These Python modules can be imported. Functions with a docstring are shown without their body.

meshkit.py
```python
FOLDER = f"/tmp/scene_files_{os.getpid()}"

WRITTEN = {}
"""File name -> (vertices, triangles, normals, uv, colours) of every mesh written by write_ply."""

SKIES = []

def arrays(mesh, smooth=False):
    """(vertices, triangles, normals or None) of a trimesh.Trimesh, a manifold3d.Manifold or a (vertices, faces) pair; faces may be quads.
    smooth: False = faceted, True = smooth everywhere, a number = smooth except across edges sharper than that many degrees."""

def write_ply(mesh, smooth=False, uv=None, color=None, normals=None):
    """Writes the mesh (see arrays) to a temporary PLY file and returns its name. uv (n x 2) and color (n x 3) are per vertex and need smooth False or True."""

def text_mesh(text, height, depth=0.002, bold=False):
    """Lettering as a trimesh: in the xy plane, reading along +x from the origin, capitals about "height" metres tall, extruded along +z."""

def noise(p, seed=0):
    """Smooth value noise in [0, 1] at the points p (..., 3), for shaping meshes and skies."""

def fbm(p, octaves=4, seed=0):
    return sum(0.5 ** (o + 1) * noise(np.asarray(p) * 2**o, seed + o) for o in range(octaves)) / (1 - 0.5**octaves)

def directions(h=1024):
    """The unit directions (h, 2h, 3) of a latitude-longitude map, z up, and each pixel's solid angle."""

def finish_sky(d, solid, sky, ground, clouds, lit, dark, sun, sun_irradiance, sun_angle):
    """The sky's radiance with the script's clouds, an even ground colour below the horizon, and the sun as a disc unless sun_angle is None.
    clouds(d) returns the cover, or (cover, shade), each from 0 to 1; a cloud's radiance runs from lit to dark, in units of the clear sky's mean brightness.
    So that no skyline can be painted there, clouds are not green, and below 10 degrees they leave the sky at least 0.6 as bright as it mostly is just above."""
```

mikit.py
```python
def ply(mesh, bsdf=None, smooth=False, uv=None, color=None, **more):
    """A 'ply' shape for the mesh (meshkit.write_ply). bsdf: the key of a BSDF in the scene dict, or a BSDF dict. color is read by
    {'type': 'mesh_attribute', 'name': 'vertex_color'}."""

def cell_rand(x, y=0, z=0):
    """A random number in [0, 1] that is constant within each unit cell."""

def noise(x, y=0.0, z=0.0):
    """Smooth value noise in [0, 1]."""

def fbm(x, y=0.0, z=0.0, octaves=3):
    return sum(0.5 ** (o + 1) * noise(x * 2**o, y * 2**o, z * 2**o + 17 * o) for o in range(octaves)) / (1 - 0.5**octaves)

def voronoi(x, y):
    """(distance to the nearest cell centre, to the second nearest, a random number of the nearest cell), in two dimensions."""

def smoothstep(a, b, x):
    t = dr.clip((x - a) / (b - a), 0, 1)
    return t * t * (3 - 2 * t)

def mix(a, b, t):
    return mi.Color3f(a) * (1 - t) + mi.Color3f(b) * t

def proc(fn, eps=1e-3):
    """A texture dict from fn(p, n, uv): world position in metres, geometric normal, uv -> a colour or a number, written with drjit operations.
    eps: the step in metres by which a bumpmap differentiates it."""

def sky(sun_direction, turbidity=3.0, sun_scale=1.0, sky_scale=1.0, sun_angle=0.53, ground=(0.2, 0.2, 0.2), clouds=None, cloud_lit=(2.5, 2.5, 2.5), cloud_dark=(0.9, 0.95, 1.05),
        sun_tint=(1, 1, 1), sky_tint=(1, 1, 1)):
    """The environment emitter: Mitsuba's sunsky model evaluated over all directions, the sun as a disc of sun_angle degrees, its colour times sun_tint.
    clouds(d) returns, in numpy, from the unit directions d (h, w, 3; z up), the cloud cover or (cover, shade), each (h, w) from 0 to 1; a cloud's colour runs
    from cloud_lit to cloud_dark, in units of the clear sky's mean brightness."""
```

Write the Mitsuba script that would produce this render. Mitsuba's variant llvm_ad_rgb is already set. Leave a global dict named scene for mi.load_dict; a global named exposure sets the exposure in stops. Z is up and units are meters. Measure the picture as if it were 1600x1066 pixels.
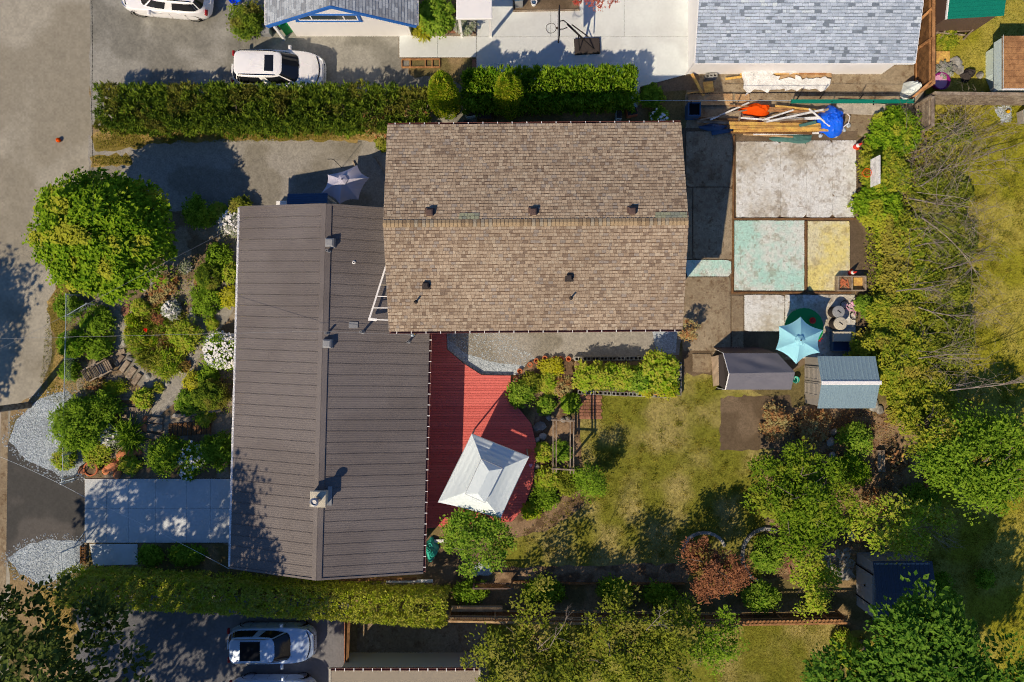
import math, random, numpy as np, trimesh, drjit as dr, mitsuba as mi, mikit, meshkit
from shapely.geometry import Polygon, box as sbox, LineString, Point
from shapely import affinity
from mikit import proc, noise, fbm, voronoi, cell_rand, smoothstep, mix

# ---------------------------------------------------------------- camera, sky, exposure
H = 37.0                                  # height of the drone above the plot (m)
exposure = 1.42
SUN = (-0.445, -0.549, 0.707)
scene, labels, used = {}, {}, {}
scene['sky_light'] = mikit.sky(SUN, turbidity=2.6, sun_angle=0.6, sky_scale=.72, sky_tint=(.80, 1.0, 1.28))
scene['camera'] = {'type': 'perspective', 'fov': 71.57, 'fov_axis': 'x', 'near_clip': 0.5, 'far_clip': 4000,
                   'to_world': mi.ScalarTransform4f().look_at([0, 0, H], [0, 0, 0], [0, 1, 0])}

# ---------------------------------------------------------------- plan coordinates: survey units (30 per metre on the ground) to metres
def P(px, py, h=0.0):
    s = (H - h) / 1110.0
    return np.array([(px - 800) * s, (533 - py) * s, h])
def Q(pts, h=0.0): return [tuple(P(a, b, h)[:2]) for a, b in pts]

def S(r, g, b):
    """sRGB of a flat matt thing in full sun -> its albedo"""
    c = np.array([r, g, b]) / 255.0
    l = np.where(c < 0.04045, c / 12.92, ((c + 0.055) / 1.055) ** 2.4)
    return [float(min(x, 0.9)) for x in l / np.array([0.97, 0.875, 0.785])]

# ---------------------------------------------------------------- registry
def key_for(name, parent=None):
    full = (parent + '__' if parent else '') + name
    n = used.get(full, 0); used[full] = n + 1
    return full if n == 0 else f'{full}_{n:03d}'
def tag(k, label=None, cat=None, group=None, kind=None):
    d = {a: b for a, b in (('label', label), ('category', cat), ('group', group), ('kind', kind)) if b}
    if d: labels[k] = d
    return k
def put(name, mesh, mat, parent=None, label=None, cat=None, group=None, kind=None, smooth=False, color=None):
    k = key_for(name, parent)
    scene[k] = mikit.ply(mesh, mat, smooth=smooth, color=color)
    return tag(k, label, cat, group, kind)
def thing(name, label, cat, group=None): return tag(key_for(name), label, cat, group)
ORD = ['first', 'second', 'third', 'fourth', 'fifth', 'sixth', 'seventh', 'eighth', 'ninth', 'tenth', 'eleventh', 'twelfth', 'thirteenth', 'fourteenth', 'fifteenth', 'sixteenth', 'seventeenth', 'eighteenth']

# ---------------------------------------------------------------- mesh helpers: everything is (vertices, faces)
BOXF = np.array([[0, 2, 1], [0, 3, 2], [4, 5, 6], [4, 6, 7], [0, 1, 5], [0, 5, 4], [1, 2, 6], [1, 6, 5], [2, 3, 7], [2, 7, 6], [3, 0, 4], [3, 4, 7]])
def cat(ms):
    ms = [m for m in ms if m is not None and len(m[0])]
    off = np.cumsum([0] + [len(m[0]) for m in ms])
    return np.vstack([m[0] for m in ms]), np.vstack([m[1] + o for m, o in zip(ms, off)])
def rotz(m, a, c=(0, 0)):
    v = np.array(m[0], float); x, y = v[:, 0] - c[0], v[:, 1] - c[1]
    v[:, 0], v[:, 1] = c[0] + x * math.cos(a) - y * math.sin(a), c[1] + x * math.sin(a) + y * math.cos(a)
    return v, m[1]
def move(m, d): return m[0] + np.asarray(d, float), m[1]
def box(c, s, a=0.0):
    """box with its bottom at c[2]"""
    x, y, z = np.array(s) / 2.0
    v = np.array([[-x, -y, 0], [x, -y, 0], [x, y, 0], [-x, y, 0], [-x, -y, 2 * z], [x, -y, 2 * z], [x, y, 2 * z], [-x, y, 2 * z]])
    m = rotz((v, BOXF), a) if a else (v, BOXF)
    return move(m, c)
def cbox(c, s, a=0.0, b=0.02):
    """box with chamfered upper edges"""
    x, y = s[0] / 2, s[1] / 2; z = s[2]
    r = lambda q, w, h: [[-q, -w, h], [q, -w, h], [q, w, h], [-q, w, h]]
    v = np.array(r(x, y, 0) + r(x, y, z - b) + r(x - b, y - b, z), float)
    f = [[8, 9, 10], [8, 10, 11], [0, 2, 1], [0, 3, 2]]
    for o in (0, 4):
        for i in range(4):
            j = (i + 1) % 4
            f += [[o + i, o + j, o + 4 + j], [o + i, o + 4 + j, o + 4 + i]]
    m = (v, np.array(f))
    return move(rotz(m, a) if a else m, c)
def nrm(v): v = np.asarray(v, float); return v / (np.linalg.norm(v, axis=-1, keepdims=True) + 1e-12)
def beam(p, q, w, t, up=(0, 0, 1)):
    """square timber from p to q, w wide and t thick along 'up'"""
    p, q = np.asarray(p, float), np.asarray(q, float)
    d = nrm(q - p); s = np.cross(d, up)
    if np.linalg.norm(s) < 1e-3: s = np.array([1.0, 0, 0])
    s = nrm(s); u = np.cross(s, d)
    o = [s * a * w / 2 + u * b * t / 2 for a, b in ((-1, -1), (1, -1), (1, 1), (-1, 1))]
    return np.array([p + x for x in o] + [q + x for x in o]), BOXF[:, ::-1]
def tube(pts, r, n=6):
    p = np.asarray(pts, float); r = np.broadcast_to(r, (len(p),))
    t = nrm(np.gradient(p, axis=0))
    a = nrm(np.cross(t, np.where(np.abs(t[:, 2:]) < 0.9, [0, 0, 1.0], [1.0, 0, 0]))); b = np.cross(t, a)
    g = np.arange(n) * 2 * np.pi / n
    v = p[:, None] + r[:, None, None] * (np.cos(g)[None, :, None] * a[:, None] + np.sin(g)[None, :, None] * b[:, None])
    i, j = np.meshgrid(np.arange(len(p) - 1), np.arange(n), indexing='ij')
    q = np.stack([i * n + j, i * n + (j + 1) % n, (i + 1) * n + (j + 1) % n, (i + 1) * n + j], -1).reshape(-1, 4)
    f = np.vstack([q[:, [0, 1, 2]], q[:, [0, 2, 3]]])
    m = len(p) * n
    caps = [[m, (k + 1) % n, k] for k in range(n)] + [[m + 1, m - n + k, m - n + (k + 1) % n] for k in range(n)]
    return np.vstack([v.reshape(-1, 3), p[:1], p[-1:]]), np.vstack([f, caps])
def ring(c, R, r, n=20, m=5, axis='z'):
    g = np.linspace(0, 2 * np.pi, n + 1)
    o = np.stack([np.cos(g) * R, np.sin(g) * R, g * 0], 1)
    if axis == 'x': o = o[:, [2, 0, 1]]
    if axis == 'y': o = o[:, [0, 2, 1]]
    return tube(o + np.asarray(c), r, m)
def lathe(prof, c=(0, 0, 0), n=16):
    """profile of (radius, height) turned about the vertical"""
    pr = np.asarray(prof, float); g = np.arange(n) * 2 * np.pi / n
    v = np.stack([pr[:, None, 0] * np.cos(g), pr[:, None, 0] * np.sin(g), np.repeat(pr[:, 1:], n, 1)], -1).reshape(-1, 3)
    i, j = np.meshgrid(np.arange(len(pr) - 1), np.arange(n), indexing='ij')
    q = np.stack([i * n + j, i * n + (j + 1) % n, (i + 1) * n + (j + 1) % n, (i + 1) * n + j], -1).reshape(-1, 4)
    return v + np.asarray(c), np.vstack([q[:, [0, 1, 2]], q[:, [0, 2, 3]]])
def grid(fn, nu, nv):
    u, v = np.meshgrid(np.linspace(0, 1, nu), np.linspace(0, 1, nv), indexing='ij')
    pts = np.stack(fn(u, v), -1).reshape(-1, 3)
    i, j = np.meshgrid(np.arange(nu - 1), np.arange(nv - 1), indexing='ij')
    q = np.stack([i * nv + j, (i + 1) * nv + j, (i + 1) * nv + j + 1, i * nv + j + 1], -1).reshape(-1, 4)
    return pts, np.vstack([q[:, [0, 1, 2]], q[:, [0, 2, 3]]])
def sheet(poly, z):
    g = poly if hasattr(poly, 'geom_type') else Polygon(poly)
    if not g.is_valid: g = g.buffer(0)
    out = []
    for q in getattr(g, 'geoms', [g]):
        if q.geom_type != 'Polygon' or q.area < 1e-5: continue
        v, f = trimesh.creation.triangulate_polygon(q, engine='earcut')
        f = np.array(f); a, b, c = v[f[:, 0]], v[f[:, 1]], v[f[:, 2]]
        neg = (b[:, 0] - a[:, 0]) * (c[:, 1] - a[:, 1]) - (b[:, 1] - a[:, 1]) * (c[:, 0] - a[:, 0]) < 0
        f[neg] = f[neg][:, ::-1]
        out.append((np.column_stack([v, np.full(len(v), z)]), f))
    return cat(out)
def slab(poly, z0, z1):
    g = poly if hasattr(poly, 'geom_type') else Polygon(poly)
    if not g.is_valid: g = g.buffer(0)
    out = []
    for q in getattr(g, 'geoms', [g]):
        if q.geom_type != 'Polygon' or q.area < 1e-4: continue
        m = trimesh.creation.extrude_polygon(q, z1 - z0, engine='earcut')
        out.append((np.array(m.vertices) + [0, 0, z0], np.array(m.faces)))
    return cat(out) if out else None
def rough(pts, amp=0.12, step=0.35, seed=0):
    """polygon outline (m) broken up so that a natural edge is not a ruled line"""
    rng = np.random.default_rng(seed); line = LineString(list(pts) + [pts[0]])
    n = max(8, int(line.length / step)); out = []
    for k in range(n):
        a = line.interpolate(k / n, normalized=True); out.append((a.x + rng.normal(0, amp), a.y + rng.normal(0, amp)))
    return Polygon(out).buffer(0)
def smooth_poly(pts, it=2):
    p = np.array(pts, float)
    for _ in range(it):
        q = np.roll(p, -1, 0); p = np.stack([p * .75 + q * .25, p * .25 + q * .75], 1).reshape(-1, 2)
    return [tuple(x) for x in p]
def stones(rng, pts, z, size, flat=0.6):
    """many little octahedral stones at the points (n,2)"""
    n = len(pts)
    o = np.array([[1, 0, 0], [0, 1, 0], [-1, 0, 0], [0, -1, 0], [0, 0, 1], [0, 0, -1]], float)
    f = np.array([[0, 1, 4], [1, 2, 4], [2, 3, 4], [3, 0, 4], [1, 0, 5], [2, 1, 5], [3, 2, 5], [0, 3, 5]])
    sc = size * rng.uniform(.5, 1.4, (n, 1, 1)) * rng.uniform(.7, 1.3, (n, 6, 1))
    a = rng.uniform(0, 6.28, n); v = o[None] * sc
    x = v[..., 0] * np.cos(a)[:, None] - v[..., 1] * np.sin(a)[:, None]; y = v[..., 0] * np.sin(a)[:, None] + v[..., 1] * np.cos(a)[:, None]
    V = np.stack([x + pts[:, :1], y + pts[:, 1:2], v[..., 2] * flat + z + size * .25], -1)
    return V.reshape(-1, 3), (f[None] + (np.arange(n) * 6)[:, None, None]).reshape(-1, 3)
def scatter(rng, poly, n):
    """n random points in the polygon"""
    from shapely import contains_xy
    x0, y0, x1, y1 = poly.bounds; got = np.zeros((0, 2))
    while len(got) < n:
        q = rng.uniform([x0, y0], [x1, y1], (max(4 * n, 64), 2)); got = np.vstack([got, q[contains_xy(poly, q[:, 0], q[:, 1])]])
    return got[:n]
def rock(c, s, seed=0):
    rng = np.random.default_rng(seed)
    m = trimesh.creation.icosphere(1); v = np.array(m.vertices)
    v = v * (0.75 + 0.5 * meshkit.noise(v * 1.7 + seed * 7.3)[:, None]) * rng.uniform(.8, 1.2, 3) * np.asarray(s) / 2
    v[:, 2] = np.maximum(v[:, 2], -0.2 * s[2])
    return rotz((v + [0, 0, .15 * s[2]], np.array(m.faces)), rng.uniform(0, 6.28))[0] + np.asarray(c, float), np.array(m.faces)

# ---------------------------------------------------------------- materials
def rgb(c): return {'type': 'rgb', 'value': [float(x) for x in c]}
def flat(name, c, rough=.6, metal=0.0, spec=.4, coat=0.0):
    if rough > .52 and not metal and not isinstance(c, dict):
        scene[name] = {'type': 'twosided', 'b': {'type': 'diffuse', 'reflectance': rgb(c)}}; return
    b = {'type': 'principled', 'base_color': rgb(c) if not isinstance(c, dict) else c, 'roughness': rough, 'metallic': metal, 'specular': spec}
    if coat: b['clearcoat'] = coat; b['clearcoat_gloss'] = .95
    scene[name] = {'type': 'twosided', 'b': b}
def dif(name, fn):
    scene[name] = {'type': 'twosided', 'b': {'type': 'diffuse', 'reflectance': proc(fn) if callable(fn) else rgb(fn)}}
def C(*a): return mi.Color3f(*S(*a))
def n3(p, k): return noise(p.x * k, p.y * k, p.z * k)
def ground_fn(base, alt, k, speck=.5, sk=22.0, lo=.42, hi=.6):
    A, B = S(*base), S(*alt)
    def fn(p, n, uv):
        c = mix(A, B, smoothstep(lo, hi, fbm(p.x * k, p.y * k, 3.1)))
        return c * (1 - speck / 2 + speck * (.6 * noise(p.x * sk, p.y * sk) + .4 * noise(p.x * sk * .37, p.y * sk * .37, 5.0)))
    return fn
def stained_fn(base, stain, dark, k=.9, amount=.5):
    A, B, D = S(*base), S(*stain), S(*dark)
    def fn(p, n, uv):
        f = fbm(p.x * k, p.y * k, 1.7, octaves=4)
        c = mix(A, B, smoothstep(1 - amount - .22, 1 - amount + .22, f + .25 * (noise(p.x * 7, p.y * 7, 4.0) - .5)))
        g = fbm(p.x * 2.6, p.y * 2.6, 9.0, octaves=4) + .22 * (noise(p.x * 13, p.y * 13, 2.0) - .5)
        c = mix(c, D, .5 * smoothstep(.54, .80, g))
        c = mix(c, D, .45 * smoothstep(.84, .9, noise(p.x * 8, p.y * 8, 6.0)))
        return c * (.84 + .32 * noise(p.x * 19, p.y * 19))
    return fn
dif('m_soil', ground_fn((150, 124, 88), (112, 98, 62), .7, .7))
dif('m_verge', ground_fn((168, 138, 84), (128, 110, 55), .9, .6))
dif('m_road', ground_fn((168, 156, 136), (150, 138, 118), .35, .36, 11))
dif('m_drive', ground_fn((154, 146, 132), (130, 123, 110), .5, .45, 14))
dif('m_gravel', ground_fn((156, 146, 132), (138, 128, 112), .6, .55, 18))
dif('m_asphalt', ground_fn((98, 91, 84), (80, 76, 71), .6, .3, 16))
dif('m_asphalt_low', ground_fn((124, 119, 117), (108, 105, 104), .4, .3, 14))
dif('m_concrete', ground_fn((222, 219, 208), (210, 206, 196), .5, .10, 12))
dif('m_concrete_front', ground_fn((214, 212, 206), (198, 196, 190), .6, .12, 12))
dif('m_concrete_brown', stained_fn((164, 144, 116), (140, 120, 95), (98, 72, 46), .5, .5))
dif('m_pad_white', stained_fn((222, 215, 203), (186, 172, 150), (136, 116, 90), .6, .5))
dif('m_pad_green', stained_fn((178, 208, 188), (214, 210, 194), (146, 134, 104), .9, .5))
dif('m_pad_yellow', stained_fn((224, 202, 124), (216, 202, 162), (170, 146, 96), .9, .45))
dif('m_lawn', ground_fn((120, 116, 42), (160, 142, 84), .8, .8, 15, .34, .78))
dif('m_field', ground_fn((146, 138, 40), (166, 150, 66), .5, .6, 13))
dif('m_dirt', ground_fn((122, 102, 80), (104, 86, 66), .9, .5, 20))
dif('m_mulch', ground_fn((146, 118, 90), (110, 86, 64), 2.2, .8, 26))
dif('m_garden', ground_fn((150, 134, 112), (124, 104, 80), 1.4, .7, 24))
dif('m_stone', ground_fn((172, 164, 152), (132, 124, 114), 2.5, .4, 14))
def gravel_fn(p, n, uv):
    d1, d2, r = voronoi(p.x * 19, p.y * 19)
    return mix(S(158, 162, 162), S(206, 208, 206), r) * (.55 + .45 * smoothstep(.02, .16, d2 - d1)) * (.9 + .2 * noise(p.x * 1.1, p.y * 1.1))
dif('m_white_stone', gravel_fn)
def metal_fn(p, n, uv):
    c = mix(S(116, 105, 98), S(108, 97, 90), smoothstep(.35, .66, fbm(p.x * .4, p.y * .5, 2.0)))
    return c * (.97 + .06 * noise(p.x * 3, p.y * 3))
flat('m_metal_roof', proc(metal_fn), .5, 0, .4)
def grain_fn(a, b, k=1.0):
    A, B = S(*a), S(*b)
    def fn(p, n, uv):
        return mix(A, B, smoothstep(.3, .7, fbm(p.x * 5 * k, p.y * 5 * k, p.z * 5))) * (.8 + .4 * noise(p.x * 31, p.y * 31, p.z * 9))
    return fn
def deck_fn(p, n, uv):
    r = cell_rand(p.y / .132 + .5, 3.0)
    return mix(S(226, 116, 104), S(212, 102, 92), r) * (.9 + .12 * fbm(p.x * 1.6, p.y * 7, 2.0) + .1 * noise(p.x * 5, p.y * 40))
dif('m_deck', deck_fn)
dif('m_wood_grey', grain_fn((168, 148, 124), (132, 112, 94)))
dif('m_wood_brown', grain_fn((134, 96, 62), (104, 74, 50)))
dif('m_cedar', grain_fn((184, 132, 86), (152, 106, 70)))
dif('m_board', grain_fn((222, 176, 92), (196, 146, 84)))
dif('m_ply', grain_fn((196, 160, 116), (170, 132, 94)))
dif('m_white_board', grain_fn((238, 234, 228), (214, 206, 196)))
dif('m_particle', grain_fn((196, 180, 158), (172, 156, 136)))
dif('m_brick', grain_fn((172, 120, 92), (138, 94, 74), .7))
dif('m_bark', grain_fn((150, 132, 116), (104, 90, 78)))
dif('m_deadwood', grain_fn((168, 150, 132), (128, 112, 98)))
dif('m_stucco', ground_fn((252, 252, 250), (246, 246, 246), 2.0, .05, 25))
scene['m_shingle'] = {'type': 'twosided', 'b': {'type': 'diffuse', 'reflectance': {'type': 'mesh_attribute', 'name': 'vertex_color'}}}
for nm, c, r in (('m_blue_trim', (44, 100, 170), .5), ('m_white', (240, 240, 238), .5), ('m_black', (38, 36, 36), .6), ('m_dark', (70, 62, 58), .6), ('m_brown', (94, 72, 62), .5),
                 ('m_grey', (150, 146, 142), .55), ('m_beige', (196, 182, 158), .7), ('m_red', (206, 48, 36), .5), ('m_orange', (236, 84, 20), .7), ('m_yellow', (226, 170, 30), .6),
                 ('m_blue_tarp', (16, 96, 220), .35), ('m_teal', (160, 214, 218), .8), ('m_teal_tarp', (60, 176, 150), .5), ('m_green_metal', (14, 116, 92), .45), ('m_umbrella', (186, 178, 188), .8),
                 ('m_canopy', (226, 228, 230), .75), ('m_tent', (116, 111, 115), .6), ('m_tent_flap', (196, 168, 140), .8), ('m_shed_wall', (164, 152, 138), .6), ('m_shed_roof', (128, 146, 150), .35),
                 ('m_navy_roof', (84, 88, 98), .6), ('m_green_plastic', (20, 140, 66), .45), ('m_pale_green', (206, 216, 208), .6), ('m_pink', (226, 160, 184), .5), ('m_purple', (140, 26, 110), .5),
                 ('m_terracotta', (196, 112, 74), .8), ('m_gutter', (120, 74, 66), .45), ('m_deep_blue', (58, 84, 112), .4), ('m_flower', (250, 250, 244), .8), ('m_flower_red', (220, 40, 30), .7),
                 ('m_rock_red', (208, 130, 88), .9), ('m_net', (214, 214, 210), .8), ('m_dull_teal', (84, 118, 106), .6), ('m_grey_roof', (158, 142, 120), .9)):
    flat(nm, S(*c), r)
flat('m_paint_white', S(244, 246, 250), .3, 0, .5, 1.0)
flat('m_paint_silver', S(196, 206, 220), .3, .25, .5, 1.0)
flat('m_car_glass', (.012, .014, .02), .06, 0, .6)
flat('m_tyre', (.02, .02, .02), .8)
flat('m_chrome', (.6, .6, .62), .25, 1.0)
flat('m_tail', (.35, .01, .015), .2)
flat('m_steel', (.5, .5, .5), .4, .9)
flat('m_galv', S(178, 184, 184), .45, .3)
flat('m_pane', (.03, .05, .06), .05, 0, .7)
scene['m_clear'] = {'type': 'thindielectric', 'int_ior': 1.3}
scene['m_poly'] = {'type': 'principledthin', 'base_color': rgb((.5, .5, .52)), 'roughness': .35, 'diff_trans': 1.2, 'spec_trans': 0.2}

LEAF = 1.8
def leaf_mat(name, dark, light, tip=None, k=5.0, trans=.55, tw=.8):
    up = lambda q: [min(x * LEAF * k_, .5) for x, k_ in zip(S(*q), (1.12, .98, .95))]
    A, B = up(dark), up(light); Tp = up(tip) if tip else None
    def fn(p, n, uv):
        c = mix(A, B, smoothstep(.28, .72, .6 * n3(p, k) + .4 * n3(p, k * 3.1)))
        if Tp: c = mix(c, Tp, smoothstep(.62, .74, n3(p, 1.3)) * tw)
        return c
    scene[name] = {'type': 'principledthin', 'base_color': proc(fn), 'roughness': .55, 'diff_trans': trans, 'spec_trans': 0.0, 'eta': 1.4}
leaf_mat('l_yew', (52, 74, 22), (98, 116, 34), (116, 96, 52), tw=.35)
leaf_mat('l_cedar', (92, 124, 18), (150, 176, 40))
leaf_mat('l_maple', (60, 92, 16), (112, 138, 32), (138, 140, 44))
leaf_mat('l_shrub', (62, 90, 20), (108, 134, 38))
leaf_mat('l_dark_green', (44, 58, 26), (80, 94, 42))  # darker green leaf tones, used only on the tall bottom left tree
leaf_mat('l_olive', (70, 84, 24), (114, 122, 40), (128, 122, 62), tw=.5)
leaf_mat('l_lime', (104, 132, 28), (158, 176, 54))
leaf_mat('l_walnut', (46, 78, 22), (86, 116, 38))
leaf_mat('l_apple', (58, 84, 18), (102, 124, 32), (124, 128, 44), tw=.5)
leaf_mat('l_hedge', (62, 98, 18), (112, 144, 36))
leaf_mat('l_gold', (170, 140, 24), (214, 180, 50))
leaf_mat('l_laurel', (66, 98, 24), (114, 146, 46))
leaf_mat('l_red', (90, 60, 42), (128, 90, 62), (112, 104, 48))
leaf_mat('l_maple_red', (150, 54, 44), (196, 92, 76))
leaf_mat('l_dry', (128, 92, 58), (168, 132, 88))
leaf_mat('l_privet', (122, 146, 32), (180, 196, 58), (182, 166, 56), tw=.5, trans=.3)
leaf_mat('l_bramble', (84, 104, 26), (134, 146, 44), (128, 114, 56), tw=.5)
leaf_mat('l_grass', (92, 98, 28), (130, 124, 52), None, 3.0, .5)
leaf_mat('l_silver', (110, 122, 90), (158, 164, 132))

# ---------------------------------------------------------------- foliage
def leafmesh(p, axis, nor, L, W, fold=.18):
    axis = nrm(axis); side = nrm(np.cross(nor, axis)); up = np.cross(axis, side)
    L = np.broadcast_to(L, (len(p),))[:, None]; W = np.broadcast_to(W, (len(p),))[:, None]
    mid = p + axis * L * .45 + up * W * fold
    V = np.stack([p, mid + side * W / 2, p + axis * L, mid - side * W / 2], 1).reshape(-1, 3)
    b = (np.arange(len(p)) * 4)[:, None, None]
    return V, (np.array([[0, 1, 2], [0, 2, 3]])[None] + b).reshape(-1, 3)
def dirs(rng, n, lo=-1.0):
    z = rng.uniform(lo, 1, n); a = rng.uniform(0, 2 * np.pi, n); r = np.sqrt(1 - z * z)
    return np.stack([r * np.cos(a), r * np.sin(a), z], 1)
def leaf_cloud(rng, c, r, n_clump, clump, per, size, lo=-.35, ragged=.35, seed=0, upright=.0, slim=.55, inner=.25):
    """leaves of a crown: clumps sit on a lobed ellipsoid and a few inside it"""
    d = dirs(rng, n_clump, lo)
    lobes = 1 - ragged + 2 * ragged * meshkit.noise(d * 2.3 + seed * 3.7)
    rad = np.where(rng.random(n_clump) < inner, rng.uniform(.35, .8, n_clump), rng.uniform(.85, 1.03, n_clump)) * np.clip(lobes, .4, 1.25)
    cc = np.asarray(c) + d * np.asarray(r) * rad[:, None]
    cs = clump * np.clip(rng.lognormal(0, .35, n_clump), .5, 1.9)
    idx = np.repeat(np.arange(n_clump), per); n = len(idx)
    b = dirs(rng, n) * (rng.random(n) ** .45)[:, None]; b[:, 2] *= .75
    p = cc[idx] + b * cs[idx][:, None]
    out = nrm(b * 1.2 + d[idx] * .5 + rng.normal(0, .25, (n, 3)))
    nor = nrm(out * .7 + np.array([-.15, -.2, 1.15]) + rng.normal(0, .38, (n, 3)))
    ax = out + rng.normal(0, .6, (n, 3)); ax[:, 2] += -.25 + 1.6 * upright
    ax = ax - nor * (ax * nor).sum(1, keepdims=True) * (1 - upright)
    L = size * np.clip(rng.lognormal(0, .32, n), .45, 2.0) * rng.uniform(.85, 1.15, n_clump)[idx]
    keep = p[:, 2] > .02
    return leafmesh(p[keep], ax[keep], nor[keep], L[keep], (L * slim)[keep])
def branch_set(rng, foot, c, r, n, r0):
    """trunk and limbs reaching into the crown"""
    foot, c = np.asarray(foot, float), np.asarray(c, float); fork = foot + (c - foot) * .55; fork[2] = foot[2] + max(.3, (c[2] - foot[2]) * .6)
    k = np.linspace(0, 1, 5)[:, None]
    trunk = tube(foot + (fork - foot) * k + rng.normal(0, r0 * .3, (5, 3)) * (k * (1 - k) * 4), np.linspace(r0 * 1.25, r0 * .8, 5), 8)
    limbs = []
    for d in dirs(rng, n, -.1):
        e = c + d * np.asarray(r) * rng.uniform(.7, .95); m = (fork + e) / 2 + [0, 0, .15 * r[2]] + rng.normal(0, .12 * r[0], 3)
        limbs.append(tube([fork, (fork * .6 + m * .4), m, (m + e) / 2, e], np.array([.55, .42, .3, .18, .06]) * r0, 5))
    return trunk, cat(limbs)
def tree(name, label, c_px, h, r, foot=None, mat='l_maple', n=150, clump=.5, per=60, size=.16, group=None, lo=-.4, ragged=.35, seed=1, r0=.14, limbs=9, slim=.55, inner=.25, category='tree', lobes=0, lobe=.37):
    rng = np.random.default_rng(seed); c = P(*c_px, h)
    f = np.array([c[0], c[1], 0]) if foot is None else P(*foot, 0)
    t = thing(name, label, category, group)
    tr, lb = branch_set(rng, f, c, r, limbs, r0)
    put('trunk', tr, 'm_bark', t, smooth=50); put('branches', lb, 'm_bark', t, smooth=50)
    if not lobes: put('crown', leaf_cloud(rng, c, r, n, clump, per, size, lo, ragged, seed, 0, slim, inner), mat, t); return t
    r = np.asarray(r, float); parts = []; a0 = rng.uniform(0, 6.28)
    for i in range(lobes):      # boughs: each carries its own mass of leaves, with gaps between
        q = 0.0 if i == 0 else rng.choice([.42, .62, .76]); a = a0 + i * 2.4 + rng.uniform(-.3, .3); k = lobe * rng.uniform(.72, 1.22)
        cc = c + r * [q * math.cos(a), q * math.sin(a), (.45 if i == 0 else rng.uniform(-.45, .35))]
        parts.append(leaf_cloud(rng, cc, r * [k * rng.uniform(.7, 1.3), k * rng.uniform(.7, 1.3), k * .6], max(5, int(n * k * k * .62)), clump, per, size, lo, .45, seed + i, 0, slim, inner))
    put('crown', cat(parts), mat, t)
    return t
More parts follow.
